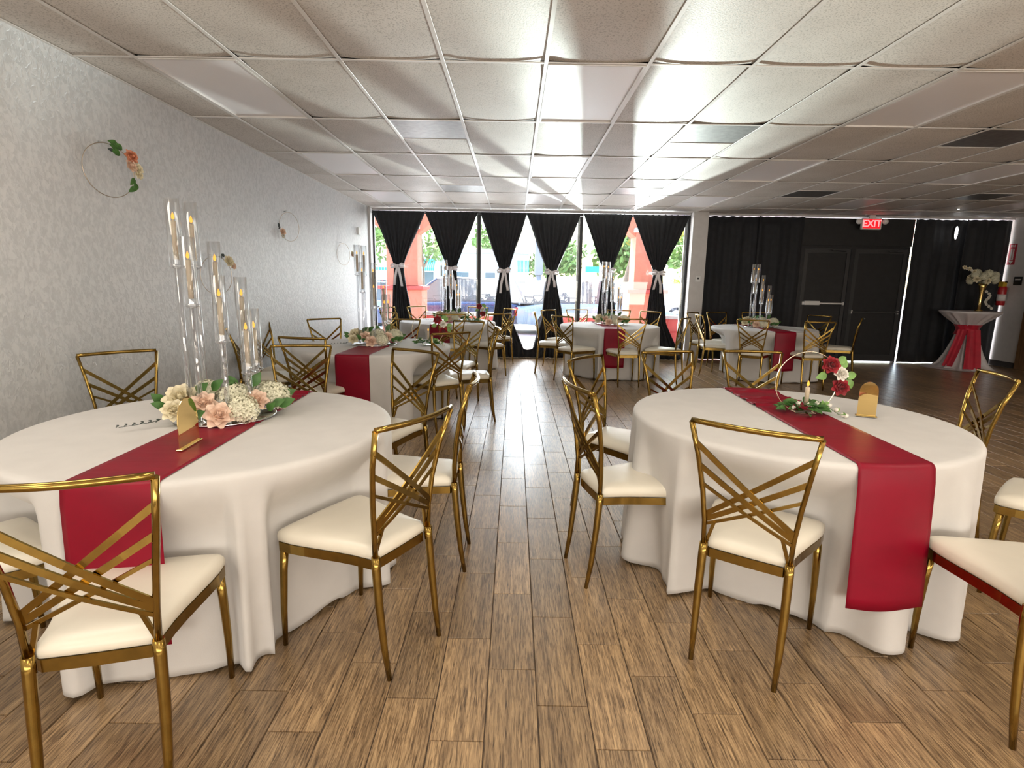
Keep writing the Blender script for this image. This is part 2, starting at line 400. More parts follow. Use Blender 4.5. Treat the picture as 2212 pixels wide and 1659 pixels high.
# ------------------------------------------------------------------ setting: shell
XL, XR, YB, YF = -2.65, 9.08, 10.5, -3.4
def floor_build():
    fl = struct(MB().box(XL-.1, XR+.1, YF, 10.62, -.05, -.004).build('floor', M['grout']))
    g = .0016; full = MB()
    c = .0014
    def plank(mb, x0, x1, y0, y1):
        z = .0
        mb.add([(x0,y0,-.004),(x1,y0,-.004),(x1,y1,-.004),(x0,y1,-.004),(x0+c,y0+c,z),(x1-c,y0+c,z),(x1-c,y1-c,z),(x0+c,y1-c,z)],
               [(4,5,6,7),(0,1,5,4),(1,2,6,5),(2,3,7,6),(3,0,4,7)])
    plank(full, g, PW-g, g, PL-g); fm = full.mesh('plank', M['plank'])
    cells = []
    s0, s1 = int(math.floor((XL-PX0)/PW)), int(math.ceil((XR-PX0)/PW))
    for s in range(s0, s1):
        off = PY0 + s*PSTEP; x = PX0 + s*PW
        i0, i1 = int(math.floor((YF-off)/PL)), int(math.ceil((10.58-off)/PL))
        for i in range(i0, i1): cells.append((x, off+i*PL, s, i))
    def score(c):
        x, y = c[0]+PW/2, c[1]+PL/2
        d = y*cos(.1846)+CAM_H*sin(.1846)
        if y < 1.0 or x-PW < XL or x+PW > XR or y+PL > 10.5: return 1e9
        if abs(x)/d > .98: return 1e9
        # parts for what shows: drop strips that lie under the two front cloths
        for tx, ty in ((-1.33, 2.385), (1.394, 2.70)):
            if hypot(x-tx, y-ty) < .55: return 1e8
        return hypot(x, y)
    cells.sort(key=score)
    for c_ in cells[:298]: link_mesh('plank', fm, fl, (c_[0], c_[1], 0))
    rest = MB()
    for x, y, s, i in cells[298:]:
        x0, x1, y0, y1 = max(x+g, XL), min(x+PW-g, XR), max(y+g, YF), min(y+PL-g, 10.6)
        if x1-x0 > .01 and y1-y0 > .01: plank(rest, x0, x1, y0, y1)
    stuff(rest.build('plank_field', M['plank'], fl))
floor_build()

TW, TD = .61, 1.22
TX0, TY0 = .165, 3.542                     # a column line and row A of the ceiling grid
COLS = [k for k in range(-5, 16)]; ROWS = [k for k in range(-6, 6)]
lights_at = {(c, r) for c in (-4, 0, 4, 8, 12) for r in (-4, -2, 0, 2, 4)}
vents_at = {(-2, 1): 0, (2, 1): 0, (6, 1): 0, (-2, 3): 1, (2, 3): 1, (6, 3): 1, (10, 3): 1}
def ceiling_build():
    ce = struct(MB().box(XL-.1, XR+.1, YF, 10.62, CEIL+.06, CEIL+.12).build('ceiling', M['dark_tee']))
    # tile: slightly bellied board with raised corners
    def tile_mesh(w, d, seed):
        rnd = random.Random(seed); P = []; nx, ny = 6, 8
        belly = rnd.uniform(.004, .010); curl = rnd.uniform(.004, .012)
        for i in range(ny+1):
            v = -1+2*i/ny; row = []
            for j in range(nx+1):
                u = -1+2*j/nx
                z = .0035 - belly*(1-u*u)*(1-v*v) + curl*(abs(u)**3)*(abs(v)**6)
                row.append((w/2*u, d/2*v, z))
            P.append(list(reversed(row)))
        return MB().grid(P, True).mesh('ceiling_tile', M['tile'])
    tms = [tile_mesh(TW-.008, TD-.008, s) for s in range(5)]
    half = MB().box(-TW/2+.006, TW/2-.006, -TD/4+.012, TD/4-.006, .003, .012).mesh('ceiling_tile', M['tile'])
    k = 0
    for c in COLS:
        for r in ROWS:
            x0, y0 = TX0+c*TW, TY0+r*TD; x1, y1 = x0+TW, y0+TD
            if x0 > XR-.05 or x1 < XL+.05 or y0 > 10.5 or y1 < YF+.2: continue
            cx, cy = (x0+x1)/2, (y0+y1)/2
            if (c, r) in lights_at and x1 < XR: continue
            if (c, r) in vents_at:
                far = vents_at[(c, r)]
                vy = cy+TD/4*(1 if far else -1); ty = cy-TD/4*(1 if far else -1)
                link_mesh('ceiling_tile', half, ce, (cx, ty, CEIL)); 
                v = MB().box(-TW/2+.012, TW/2-.012, -TD/4+.012, TD/4-.012, .002, .008)
                vent = thing('ceiling_vent', VENT_LABEL[(c, r)], 'vent', (cx, vy, CEIL), 0, 'ceiling return vents')
                v.build('grille', M['vent'], vent)
                fr = MB().frame(-TW/2+.004, TW/2-.004, -TD/4+.004, TD/4-.004, .010, -.002, .006)
                fr.build('frame', M['tee'], vent)
                continue
            if x0 < XL-.001 or x1 > XR+.001 or y1 > 10.51:
                a0, a1, b1 = max(x0, XL), min(x1, XR), min(y1, 10.5)
                MB().box(a0+.004, a1-.004, y0+.004, b1-.002, CEIL+.003, CEIL+.014).build('ceiling_tile', M['tile'], ce)
            else:
                link_mesh('ceiling_tile', tms[k % 5], ce, (cx, cy, CEIL), pi*(k % 2)); k += 1
    for c in COLS:
        x = TX0+c*TW
        if XL < x < XR: MB().box(x-.012, x+.012, YF, 10.5, CEIL-.004, CEIL+.0005, .001).build('main_tee', M['tee'], ce)
    for r in ROWS:
        y = TY0+r*TD
        if YF < y < 10.5: MB().box(XL, XR, y-.011, y+.011, CEIL-.003, CEIL+.0015).build('cross_tee', M['tee'], ce)
    MB().box(XL, XL+.02, YF, 10.5, CEIL-.004, CEIL, 0).build('wall_angle', M['tee'], ce)
VENT_LABEL = {(-2, 1): 'metal return vent in the ceiling between the two nearest stucco-wall light panels',
              (2, 1): 'metal return vent catching light streaks above the front rose hoop table',
              (6, 1): 'dull metal return vent furthest out over the open floor',
              (-2, 3): 'small metal return vent close to the striped left window bay',
              (2, 3): 'small metal return vent close above the middle window bay',
              (6, 3): 'dull metal return vent near the red exit sign',
              (10, 3): 'dull metal return vent near the drinks table corner'}
ceiling_build()

def light_panels():
    names = {(-4, 0): 'white ceiling light panel nearest the viewer along the stucco wall', (0, 0): 'grey white ceiling light panel nearest the viewer over the aisle',
             (4, 0): 'dim ceiling light panel nearest the viewer over the open floor', (-4, 2): 'second white ceiling light panel along the stucco wall',
             (0, 2): 'second ceiling light panel over the aisle, crossed by light streaks', (4, 2): 'pinkish white ceiling light panel above the table by the black doors',
             (-4, 4): 'pink lit ceiling light panel next to the window by the stucco wall', (0, 4): 'pink lit ceiling light panel next to the window over the aisle',
             (4, 4): 'pink lit ceiling light panel beside the white pillar', (8, 0): 'unlit ceiling light panel far out at the frame edge', (8, 2): 'unlit ceiling light panel by the far wall side', (8, 4): 'unlit ceiling light panel near the exit sign'}
    w, d = TW/2-.013, TD/2-.012
    fr = MB().frame(-w, w, -d, d, .014, -.006, .012)
    frm = fr.mesh('frame', M['tee'])
    df = MB().box(-w+.014, w-.014, -d+.014, d-.014, .004, .009).mesh('diffuser', M['diffuser'])
    don = MB().box(-w+.014, w-.014, -d+.014, d-.014, .004, .009).mesh('diffuser', M['diffuser_on'])
    area = (2*w-.028)*(2*d-.028)
    bsd = M['diffuser_on'].node_tree.nodes['Emission']; bsd.inputs[1].default_value = LAMP_W/area/pi
    for (c, r) in sorted(lights_at):
        cx, cy = TX0+(c+.5)*TW, TY0+(r+.5)*TD
        if cx+TW/2 > XR: continue
        lab = names.get((c, r), {-2: 'ceiling light panel overhead of the viewpoint', -4: 'ceiling light panel well behind the viewpoint', 0: 'white ceiling light panel in the first row', 2: 'white ceiling light panel in the second row', 4: 'white ceiling light panel in the last row'}[r]+{-4: ' by the stucco wall', 0: ' over the aisle', 4: ' over the open floor', 8: ' far over the open floor', 12: ' beside the far wall'}[c])
        t = thing('ceiling_light', lab, 'ceiling light', (cx, cy, CEIL), 0, 'ceiling light panels')
        link_mesh('frame', frm, t); link_mesh('diffuser', don if r in LIT_ROWS else df, t)
light_panels()

def walls():
    struct(MB().box(XL-.12, XL, YF, 10.62, 0, CEIL+.06).build('wall_left', M['stucco']))
    struct(MB().box(XR, XR+.12, YF, 10.62, 0, CEIL+.06).build('wall_right', M['white_paint']))
    struct(MB().box(XL-.12, XR+.12, YF-.12, YF, 0, CEIL+.06).build('wall_rear', M['white_paint']))
    # front of the building: header strip and the white pier between the windows and the drapes
    struct(MB().box(XL-.1, XR+.1, 10.40, 10.62, 2.655, CEIL+.06).build('wall_front', M['white_paint']))
    struct(MB().box(3.19, 3.46, 10.22, 10.62, 0, CEIL).build('trim_1', M['white_paint']))
    struct(MB().box(XL, XL+.035, 10.22, 10.45, 0, CEIL).build('trim_2', M['white_paint']))
    struct(MB().box(XR-.012, XR, 9.86, 10.45, 0, .10).build('baseboard_right', M['base_dark']))
    d = struct(MB().box(XR-.05, XR-.004, 8.86, 9.84, 0.0, 2.1, .004).build('door_1', M['brown_wood']))
    for (a, b) in ((.18, .95), (1.1, 1.95)): MB().box(XR-.056, XR-.05, 9.0, 9.7, a, b).build('panel', M['brown_wood'], d)
walls()

def windows():
    y0, y1 = 10.40, 10.46
    xs = [-2.615, -.66, 1.208, 3.175]; zt = 2.645
    for i in range(3):
        a, b = xs[i], xs[i+1]; fr = MB(); h = .028
        fr.box(a-h, a+h, y0, y1, 0, zt, .004) if i == 0 else None
        fr.box(b-h, b+h, y0, y1, 0, zt, .004)
        fr.box(a+h, b-h, y0, y1, 0, .08); fr.box(a+h, b-h, y0, y1, zt-.02, zt)
        w = struct(fr.build('window_%d' % (i+1), M['black_frame']))
        p = MB().box(a+h, b-h, 10.428, 10.434, .08, zt-.02).build('glass', M['glass'], w)
        # white outer stop beside every mullion
        MB().box(b-h-.03, b-h, 10.462, 10.50, .0, zt).build('stop', M['white_plastic'], w)
windows()

# ------------------------------------------------------------------ curtains
def interp(pts, z):
    if z >= pts[0][0]: return pts[0][1]
    for (z0, a), (z1, b) in zip(pts, pts[1:]):
        if z1 <= z <= z0:
            t = (z-z0)/(z1-z0); return a+(b-a)*t
    return pts[-1][1]
def tied_curtain(xl, xr, xt, zt, bl, br, blo, bro, label, seed, y=10.30):
    rnd = random.Random(seed)
    # left and right outlines by height (bulging a little above the knot)
    top = 2.615; hw = .085
    Lp = [(top, xl), (zt+.62, xl+(xt-hw-xl)*.38), (zt+.30, xl+(xt-hw-xl)*.72), (zt+.10, xl+(xt-hw-xl)*.93), (zt, xt-hw), (zt-.12, xt-hw-.01), (.70, bl), (.17, blo), (0, blo-.04)]
    Rp = [(top, xr), (zt+.62, xr+(xt+hw-xr)*.38), (zt+.30, xr+(xt+hw-xr)*.72), (zt+.10, xr+(xt+hw-xr)*.93), (zt, xt+hw), (zt-.12, xt+hw+.01), (.70, br), (.17, bro), (0, bro+.04)]
    nu, nz = 46, 52; P = []; ph = rnd.uniform(0, 6); nf = rnd.choice((9, 10, 11))
    for i in range(nz+1):
        z = top+.012 - (top+.007)*i/nz; l, r = interp(Lp, z), interp(Rp, z); row = []
        amp = .016 + .012*min(1, max(0, (top-z)/.8))
        for j in range(nu+1):
            u = j/nu
            f = sin(2*pi*nf*u+ph) + .4*sin(2*pi*(nf*.47)*u+ph*2)
            yy = y + amp*f*.75 - .02*sin(pi*u)*(1 if z > zt-.3 else .5)
            row.append((l+(r-l)*u + (.004*sin(31*u+z*9)), yy, z + (.008*sin(nf*6.28*u*1.0+1) if i == 0 else 0)))
        P.append(row)
    t = thing('curtain', label, 'curtain', (0, 0, 0), 0, 'tied black curtains along the window')
    mb = MB().grid(P, True); cl = mb.build('cloth', M['drape'], t)
    md = cl.modifiers.new('thickness', 'SOLIDIFY'); md.thickness = .004
    rb = MB()
    ring = [(xt+(hw+.015)*cos(a), y+.055*sin(a)-.008, zt+.004*sin(3*a)) for a in [2*pi*k/20 for k in range(20)]]
    rb.tube(ring, [(.028, .004)]*20, 6, closed=True, flat=(0, 0, 1))
    bw = rb.build('tie_ribbon', M['ribbon'], t); bw['label'] = 'white ribbon tied in a bow'
    yy = y-.075
    def band(pts, w, name):
        Q = [[(p[0]-w*p[3], p[1], p[2]-w*(1-p[3])) , (p[0]+w*p[3], p[1]+.002, p[2]+w*(1-p[3]))] for p in pts]
        o = MB().grid(Q, True).build(name, M['ribbon'], bw); md = o.modifiers.new('t', 'SOLIDIFY'); md.thickness = .003
    for s in (-1, 1):
        dr = rnd.uniform(-.02, .02)
        pts = [(xt+s*.01, yy, zt, 0), (xt+s*.07, yy-.02, zt+.045+dr, .15), (xt+s*.125, yy-.02, zt+.03+dr, .3), (xt+s*.115, yy-.005, zt-.012+dr, .15), (xt+s*.06, yy+.002, zt-.015, 0), (xt+s*.01, yy, zt, 0)]
        band(pts, .024, 'bow_loop')
        ln = rnd.uniform(.26, .42)
        pts = [(xt+s*.012, yy-.004, zt-.005, .7), (xt+s*(.03+dr), yy-.012, zt-.08, 1), (xt+s*.05, yy-.004, zt-.6*ln, 1), (xt+s*(.075+dr), yy-.008, zt-ln, 1)]
        band(pts, .022, 'bow_tail')
    MB().ball((xt, yy-.012, zt), (.024, .016, .024), 10, 6).build('bow_knot', M['ribbon'], bw)
for args in [
    (-2.585, -1.632, -2.137, 1.655, -2.29, -1.90, -2.42, -1.66, 'tied black curtain beside the stucco wall, before the salmon column', 1),
    (-1.632, -.685, -1.163, 1.628, -1.33, -.97, -1.50, -.72, 'second tied black curtain from the stucco wall, behind a glass candelabra', 2),
    (-.635, .205, -.197, 1.601, -.40, -.03, -.42, .185, 'tied black curtain where sunlight glints beside the blue car', 3),
    (.205, 1.18, .676, 1.580, .50, .92, .355, 1.02, 'tied black curtain ending the aisle, in front of the blue car', 4),
    (1.235, 2.118, 1.705, 1.612, 1.53, 1.90, 1.40, 2.02, 'tied black curtain behind the candelabra of the aisle window table', 5),
    (2.118, 3.14, 2.622, 1.604, 2.44, 2.83, 2.30, 3.09, 'tied black curtain next to the white pillar with thermostat', 6)]:
    tied_curtain(*args)
r = MB().tube([(-2.6, 10.33, 2.60), (3.17, 10.33, 2.60)], .011, 8).build('curtain_rod', M['black_frame'])
tag(r, 'black rod carrying the six tied curtains', 'curtain rod')
MB().tube([(-2.6, 10.33, 2.60), (-2.6, 10.40, 2.60)], .008, 6).build('bracket', M['black_frame'], r)
# hem of the two middle curtains gathered together on the floor
P = []
for i in range(9):
    z = .175*(1-i/8)
    P.append([(.12+.30*u if False else (-.02+.50*u), 10.30+.02*sin(19*u+i*.3), .004+max(0, z*(abs(2*u-1)**1.3)+(0 if z > .0 else 0))*1.0*(1-i/8*.0)) for u in [k/20 for k in range(21)]])
def hem():
    P = []
    for i in range(9):
        t = i/8; row = []
        for k in range(25):
            u = k/24; zt_ = .15+.22*abs(2*u-1)**2.0
            row.append((.02+.50*u, 10.285+.018*sin(24*u+1), .004+zt_*(1-t)))
        P.append(row)
    o = MB().grid(P, True).build('curtain_hem', M['drape']); md = o.modifiers.new('t', 'SOLIDIFY'); md.thickness = .004
    tag(o, 'gathered black curtain hem closing the gap at the end of the aisle', 'curtain')
hem()

def flat_drape(x0, x1, z0, z1, y, label, seed, slope0=0.0, slope1=0.0):
    rnd = random.Random(seed); nu = int((x1-x0)*26)+4; P = []; ph = rnd.uniform(0, 6)
    for i in range(15):
        z = z1-(z1-z0)*i/14; row = []
        for k in range(nu+1):
            u = k/nu; x = x0+slope0*(1-i/14)+(x1+slope1*(1-i/14)-x0-slope0*(1-i/14))*u
            row.append((x, y+.022*sin(16.0*x+ph)+.012*sin(37*x+ph*3)+.006*sin(5*z+9*x), z+(.006*sin(40*x) if i == 0 else 0)))
        P.append(row)
    o = MB().grid(P, True).build('drape', M['drape']); md = o.modifiers.new('t', 'SOLIDIFY'); md.thickness = .004
    return tag(o, label, 'drape', 'flat black drapes on the front wall')
flat_drape(3.465, 4.50, .012, 2.643, 10.46, 'flat black drape hanging right beside the white pillar', 11)
flat_drape(4.44, 5.268, .012, 2.643, 10.41, 'flat black drape between the pillar drape and the bar door', 12)
flat_drape(7.305, 8.30, .012, 2.643, 10.45, 'flat black drape just past the slit of daylight by the doors', 13)
flat_drape(8.22, 9.06, .012, 2.643, 10.40, 'flat black drape in the corner behind the drinks table', 14, 0, -.012)
o = MB().box(5.28, 7.30, 10.43, 10.47, 2.1515, 2.638, .003).build('transom_panel', M['door_black']); tag(o, 'black covered transom panel above the double doors', 'panel')

def doors():
    # side jambs (open slits of daylight are left at the right jamb and under the second door)
    fr = MB(); fr.box(5.27, 5.345, 10.42, 10.50, 0, 2.15, .004); fr.box(6.20, 6.275, 10.42, 10.50, 0, 2.15, .004); fr.box(7.245, 7.275, 10.42, 10.50, 0, 2.15, .004)
    fr.box(5.345, 6.20, 10.42, 10.50, 2.10, 2.15); fr.box(6.275, 7.245, 10.42, 10.50, 2.10, 2.15)
    f = struct(fr.build('trim_3', M['black_frame']))
    for n, (a, b, z0) in enumerate(((5.352, 6.194, .006), (6.284, 7.236, .024))):
        d = struct(MB().box(a+.06, b-.06, 10.445, 10.465, z0+.1, 2.03).build('door_%d' % (n+2), M['door_black']))
        st = MB(); 
        st.box(a, a+.065, 10.43, 10.48, z0, 2.0985, .003); st.box(b-.065, b, 10.43, 10.48, z0, 2.0985, .003)
        st.box(a+.065, b-.065, 10.43, 10.48, z0, z0+.12); st.box(a+.065, b-.065, 10.43, 10.48, 2.02, 2.0985)
        st.build('stile', M['frame_line'], d)
        zb = 1.10 if n == 0 else .95
        MB().box(a+.05, b-.03, 10.388, 10.412, zb-.016, zb+.016, .004).build('push_bar', M['steel'] if n == 0 else M['frame_line'], d)
        if n == 0:
            h = MB().box(a+.06, a+.35, 10.372, 10.418, zb-.035, zb+.042, .008).build('latch_case', M['white_plastic'], d); h['label'] = 'pale latch housing'
        MB().box(a+.03, a+.055, 10.39, 10.44, zb-.03, zb+.03).build('bracket', M['steel'], d)
        MB().box(b-.06, b-.035, 10.39, 10.44, zb-.03, zb+.03).build('bracket', M['steel'], d)
        MB().tube([(b-.10, 10.41, 2.05), (b-.38, 10.36, 2.06)], .009, 6).build('closer_arm', M['frame_line'], d)
doors()

# ------------------------------------------------------------------ chairs
def chair_meshes():
    g = M['gold']; me = {}
    post = [(.146, -.213, .45), (.150, -.214, .55), (.163, -.224, .67), (.182, -.246, .80), (.2045, -.285, .935)]
    def post_at(z):
        for a, b in zip(post, post[1:]):
            if a[2] <= z <= b[2]:
                t = (z-a[2])/(b[2]-a[2]); return Vector(a).lerp(Vector(b), t)
        return Vector(post[-1])
    for s in (-1, 1):
        sx = lambda p: (s*p[0], p[1], p[2])
        me['post', s] = MB().tube([sx(p) for p in post], [(.0115, .0095)]*5, 6).mesh('back_post', g)
        me['rear', s] = MB().tube([sx(p) for p in [(.146, -.262, 0), (.148, -.243, .12), (.149, -.226, .28), (.147, -.2145, .42), (.146, -.213, .462)]], [.0095, .0125, .0150, .0162, .0150], 10).mesh('rear_leg', g)
        me['front', s] = MB().tube([sx(p) for p in [(.203, .219, 0), (.203, .215, .15), (.200, .206, .32), (.196, .198, .415)]], [.0095, .0125, .0148, .0160], 10).mesh('front_leg', g)
        # short brace from the lowest strip down to the seat joint
        a = post_at(.534); b = Vector((.140, -.205, .462))
        me['brace', s] = MB().tube([(s*(a.x-.036), a.y-.004, .554), (s*b.x, b.y, b.z)], [(.006, .004)]*2, 4, flat=(1, 0, 0)).mesh('brace', g)
        up, lo = [.858, .769, .698], [.572, .553, .534]
        for k in range(3):
            a, b = post_at(up[k]), post_at(lo[k])
            p0 = Vector((s*a.x, a.y, up[k])); p1 = Vector((-s*b.x, b.y, lo[k])); dy = .004*s
            pts = []
            for i in range(5):
                t = i/4; q = p0.lerp(p1, t); q.y += dy-.010*sin(pi*t); pts.append(q)
            w = .0095 if k < 2 else .0058
            me['strip', s, k] = MB().tube(pts, [(w, .0032)]*5, 4, flat=(0, 0, 1)).mesh('back_strip', g)
    T = post[-1]
    rail = [(T[0]*(1-2*i/10)*1.0, T[1]-.030*sin(pi*i/10), T[2]+.004) for i in range(11)]
    me['rail'] = MB().tube(rail, [(.0105, .0095)]*11, 8).mesh('top_rail', g)
    half = [(0, .236), (.10, .234), (.165, .231), (.204, .226), (.217, .208), (.213, .150), (.200, .090), (.182, .020), (.165, -.050), (.153, -.110), (.147, -.160), (.143, -.195), (.128, -.207), (.06, -.209), (0, -.210)]
    out = half + [(-x, y) for x, y in reversed(half[1:-1])]
    cx = [sum(p[0] for p in out)/len(out), .01]
    def sc(f, dy=0): return [(x*f, .01+(y-.01)*f) for x, y in out]
    P = []
    for f, z in ((.965, .440), (.995, .446), (1.0, .458), (.985, .472), (.94, .482), (.84, .490), (.62, .495), (.30, .497), (.02, .498)):
        P.append([(x, y, z) for x, y in sc(f)])
    mb = MB().grid(P, True, True); n = len(out)
    mb.f.append(tuple(reversed(range(n)))); mb.smooth.append(False); mb.f.append(tuple(range(8*n, 9*n))); mb.smooth.append(True)
    me['seat'] = mb.mesh('seat', M['vinyl'])
    fr = MB(); o1, o2 = sc(.985), sc(.90)
    fr.add([(x, y, .404) for x, y in o1]+[(x, y, .4395) for x, y in o1]+[(x, y, .4395) for x, y in o2]+[(x, y, .404) for x, y in o2],
           [(k*n+i, k*n+(i+1)%n, ((k+1)%4)*n+(i+1)%n, ((k+1)%4)*n+i) for k in range(4) for i in range(n)])
    me['frame'] = fr.mesh('seat_frame', g)
    return me
CM = chair_meshes()
CHAIR_ORDER = [('seat', 'seat'), ('frame', 'seat_frame'), ('rail', 'top_rail')]
def make_chair(x, y, deg, label):
    t = thing('banquet_chair', label, 'chair', (x, y, 0), radians(deg), 'gold banquet chairs')
    for k, nm in CHAIR_ORDER: link_mesh(nm, CM[k], t)
    for s in (-1, 1):
        link_mesh('front_leg', CM['front', s], t); link_mesh('rear_leg', CM['rear', s], t)
        link_mesh('back_post', CM['post', s], t); link_mesh('brace', CM['brace', s], t)
        for k in range(3): link_mesh('back_strip', CM['strip', s, k], t)
    return t
T1, T2, T3, T4, T5, T6 = ('front stucco-wall table', 'second stucco-wall table', 'window table by the stucco', 'window table by the aisle', 'table before black doors', 'rose hoop table')
CHAIRS = [
 (-1.128, 1.473, 15.2, 'gold chair turned away before the red runner end of the '+T1),
 (-.582, 1.992, 60.9, 'gold chair with whole seat showing on the near aisle corner of the '+T1),
 (-.486, 2.636, 90.3, 'gold chair seen edge-on at the aisle side of the '+T1),
 (-.815, 3.426, 147.5, 'gold chair at the window-and-aisle corner of the '+T1),
 (-1.447, 3.565, -169.6, 'gold chair behind the runner on the window side of the '+T1),
 (-2.232, 3.166, 227.4, 'gold chair against the stucco at the far side of the '+T1),
 (-1.853, 1.706, -35.6, 'gold chair cut by the frame at the near wall corner of the '+T1),
 (.966, 2.012, -34.2, 'gold chair turned away with full back showing at the '+T6),
 (1.767, 1.718, -9.6, 'gold chair cut by the frame nearest the hanging runner of the '+T6),
 (2.519, 2.351, 40.8, 'gold chair with only seat corner in frame at the '+T6),
 (2.419, 3.103, 73.6, 'gold chair gleaming beyond the gold mirror sign of the '+T6),
 (1.704, 3.652, 176.1, 'gold chair behind the far runner end of the '+T6),
 (1.168, 3.564, -162.8, 'gold chair reflecting red strips on the window side of the '+T6),
 (.685, 3.280, -128.5, 'gold chair at the window-and-aisle corner of the '+T6),
 (.578, 2.566, -76.2, 'gold chair edge-on with S-curved seat at the aisle side of the '+T6),
 (-1.651, 4.666, -9.8, 'dark gold chair turned away in front of the '+T2),
 (-2.379, 5.271, -82.6, 'gold chair edge-on nearest the stucco at the '+T2),
 (-2.393, 5.723, 264.5, 'glinting gold chair behind candle glasses by the stucco at the '+T2),
 (-2.049, 6.283, 221.6, 'gold chair against the stucco on the far side of the '+T2),
 (-1.357, 6.354, 174.2, 'gold chair behind the candelabra on the window side of the '+T2),
 (-.649, 6.230, 155.9, 'gold chair at the window-and-aisle corner of the '+T2),
 (-.453, 5.553, 96.4, 'gold chair edge-on with white seat in the aisle at the '+T2),
 (-.745, 5.211, 38.6, 'gold chair before the green floral hoop of the '+T2),
 (-1.907, 9.318, -115.3, 'gold chair in the window corner behind the '+T2),
 (-1.646, 8.267, -41.4, 'gold chair on the near wall side of the '+T3),
 (-1.542, 9.707, -132.9, 'gold chair before the first curtain at the '+T3),
 (-.933, 8.080, 9.1, 'gold chair turned away before the runner of the '+T3),
 (-.764, 9.813, 157.9, 'gold chair behind the dark red roses of the '+T3),
 (-.385, 8.324, 38.0, 'gold chair on the near aisle corner of the '+T3),
 (-.302, 9.434, 123.8, 'gold chair by the glinting curtain at the '+T3),
 (.605, 8.626, -92.4, 'gold chair edge-on in the aisle at the '+T4),
 (.796, 9.190, -130.6, 'gold chair on the far aisle corner of the '+T4),
 (.889, 7.958, -49.2, 'gold chair on the near aisle corner of the '+T4),
 (1.561, 7.687, 6.0, 'gold chair turned away before the runner of the '+T4),
 (2.203, 7.985, 55.5, 'gold chair with bluish white seat nearest the pillar at the '+T4),
 (2.124, 9.235, -226.2, 'gold chair before the curtain next to the pillar at the '+T4),
 (1.198, 9.456, 199.2, 'gold chair before the window mullion at the '+T4),
 (1.742, 9.476, 158.7, 'gold chair hidden behind the candelabra of the '+T4),
 (3.233, 9.181, -133.5, 'gold chair before the white pillar at the '+T5),
 (3.196, 8.685, -92.4, 'gold chair edge-on with bright rail at the '+T5),
 (3.632, 9.403, -161.0, 'gold chair before the pillar drape at the '+T5),
 (4.166, 9.418, 173.0, 'gold chair behind the candelabra of the '+T5),
 (3.437, 7.822, -33.1, 'gold chair turned away left of the runner of the '+T5),
 (4.129, 7.710, -1.0, 'gold chair turned away just past the runner of the '+T5),
 (4.718, 8.882, 116.6, 'gold chair with bright strips facing us at the '+T5),
 (5.088, 8.620, 57.3, 'gold chair edge-on furthest out on the floor at the '+T5),
]
for c in CHAIRS: make_chair(*c)

# ------------------------------------------------------------------ tables, cloths, runners
ZT, RT = .765, .765
def chair_push(tx, ty, idx):
    """chairs standing against the cloth press it inward: list of (angle, distance of the seat front, facing)"""
    out = []
    for n, c in enumerate(CHAIRS):
        d = hypot(c[0]-tx, c[1]-ty)
        if d < 1.02 and n in PRESS:
            th = radians(c[2]); fwd = (-sin(th), cos(th)); rt = (cos(th), sin(th))
            out.append((c[0]-tx, c[1]-ty, fwd, rt))
    return out
PRESS = set(range(46)) - {2, 3, 13, 14, 20, 21}
def push_limit(push, th, z):
    lim = 9.0; k = min(1, max(0, (z-.52)/.215)); k = k*k*(3-2*k)
    for px, py, f, r in push:
        c, s_ = cos(th), sin(th); den = c*f[0]+s_*f[1]
        if den > -.35: continue
        q = ((px+f[0]*.262)*f[0]+(py+f[1]*.262)*f[1])/den       # distance along the ray to the seat front line
        x = (c*q-px)*r[0]+(s_*q-py)*r[1]
        q += max(0, abs(x)-.222)*3.2
        q = q+(RT-q)*k if q < RT else q
        lim = min(lim, q)
    return lim
def cloth_fn(seed, push=()):
    rnd = random.Random(seed)
    ks = [(k, rnd.uniform(.5, 1.0)*(1.0 if 9 <= k <= 15 else .55), rnd.uniform(0, 2*pi)) for k in (5, 8, 11, 13, 16, 19, 25)]
    nm = sum(a for _, a, _ in ks)*.55
    def f(th):
        v = sum(a*sin(k*th+p) for k, a, p in ks)/nm
        return math.tanh(1.6*v)
    def rad(th, t):                        # t: 0 at the rim .. 1 at the floor
        return min(RT - .03*t + (.085*t**.9)*f(th) + .012*t*sin(3*th+seed), push_limit(push, th, .741-.735*t))
    return f, rad
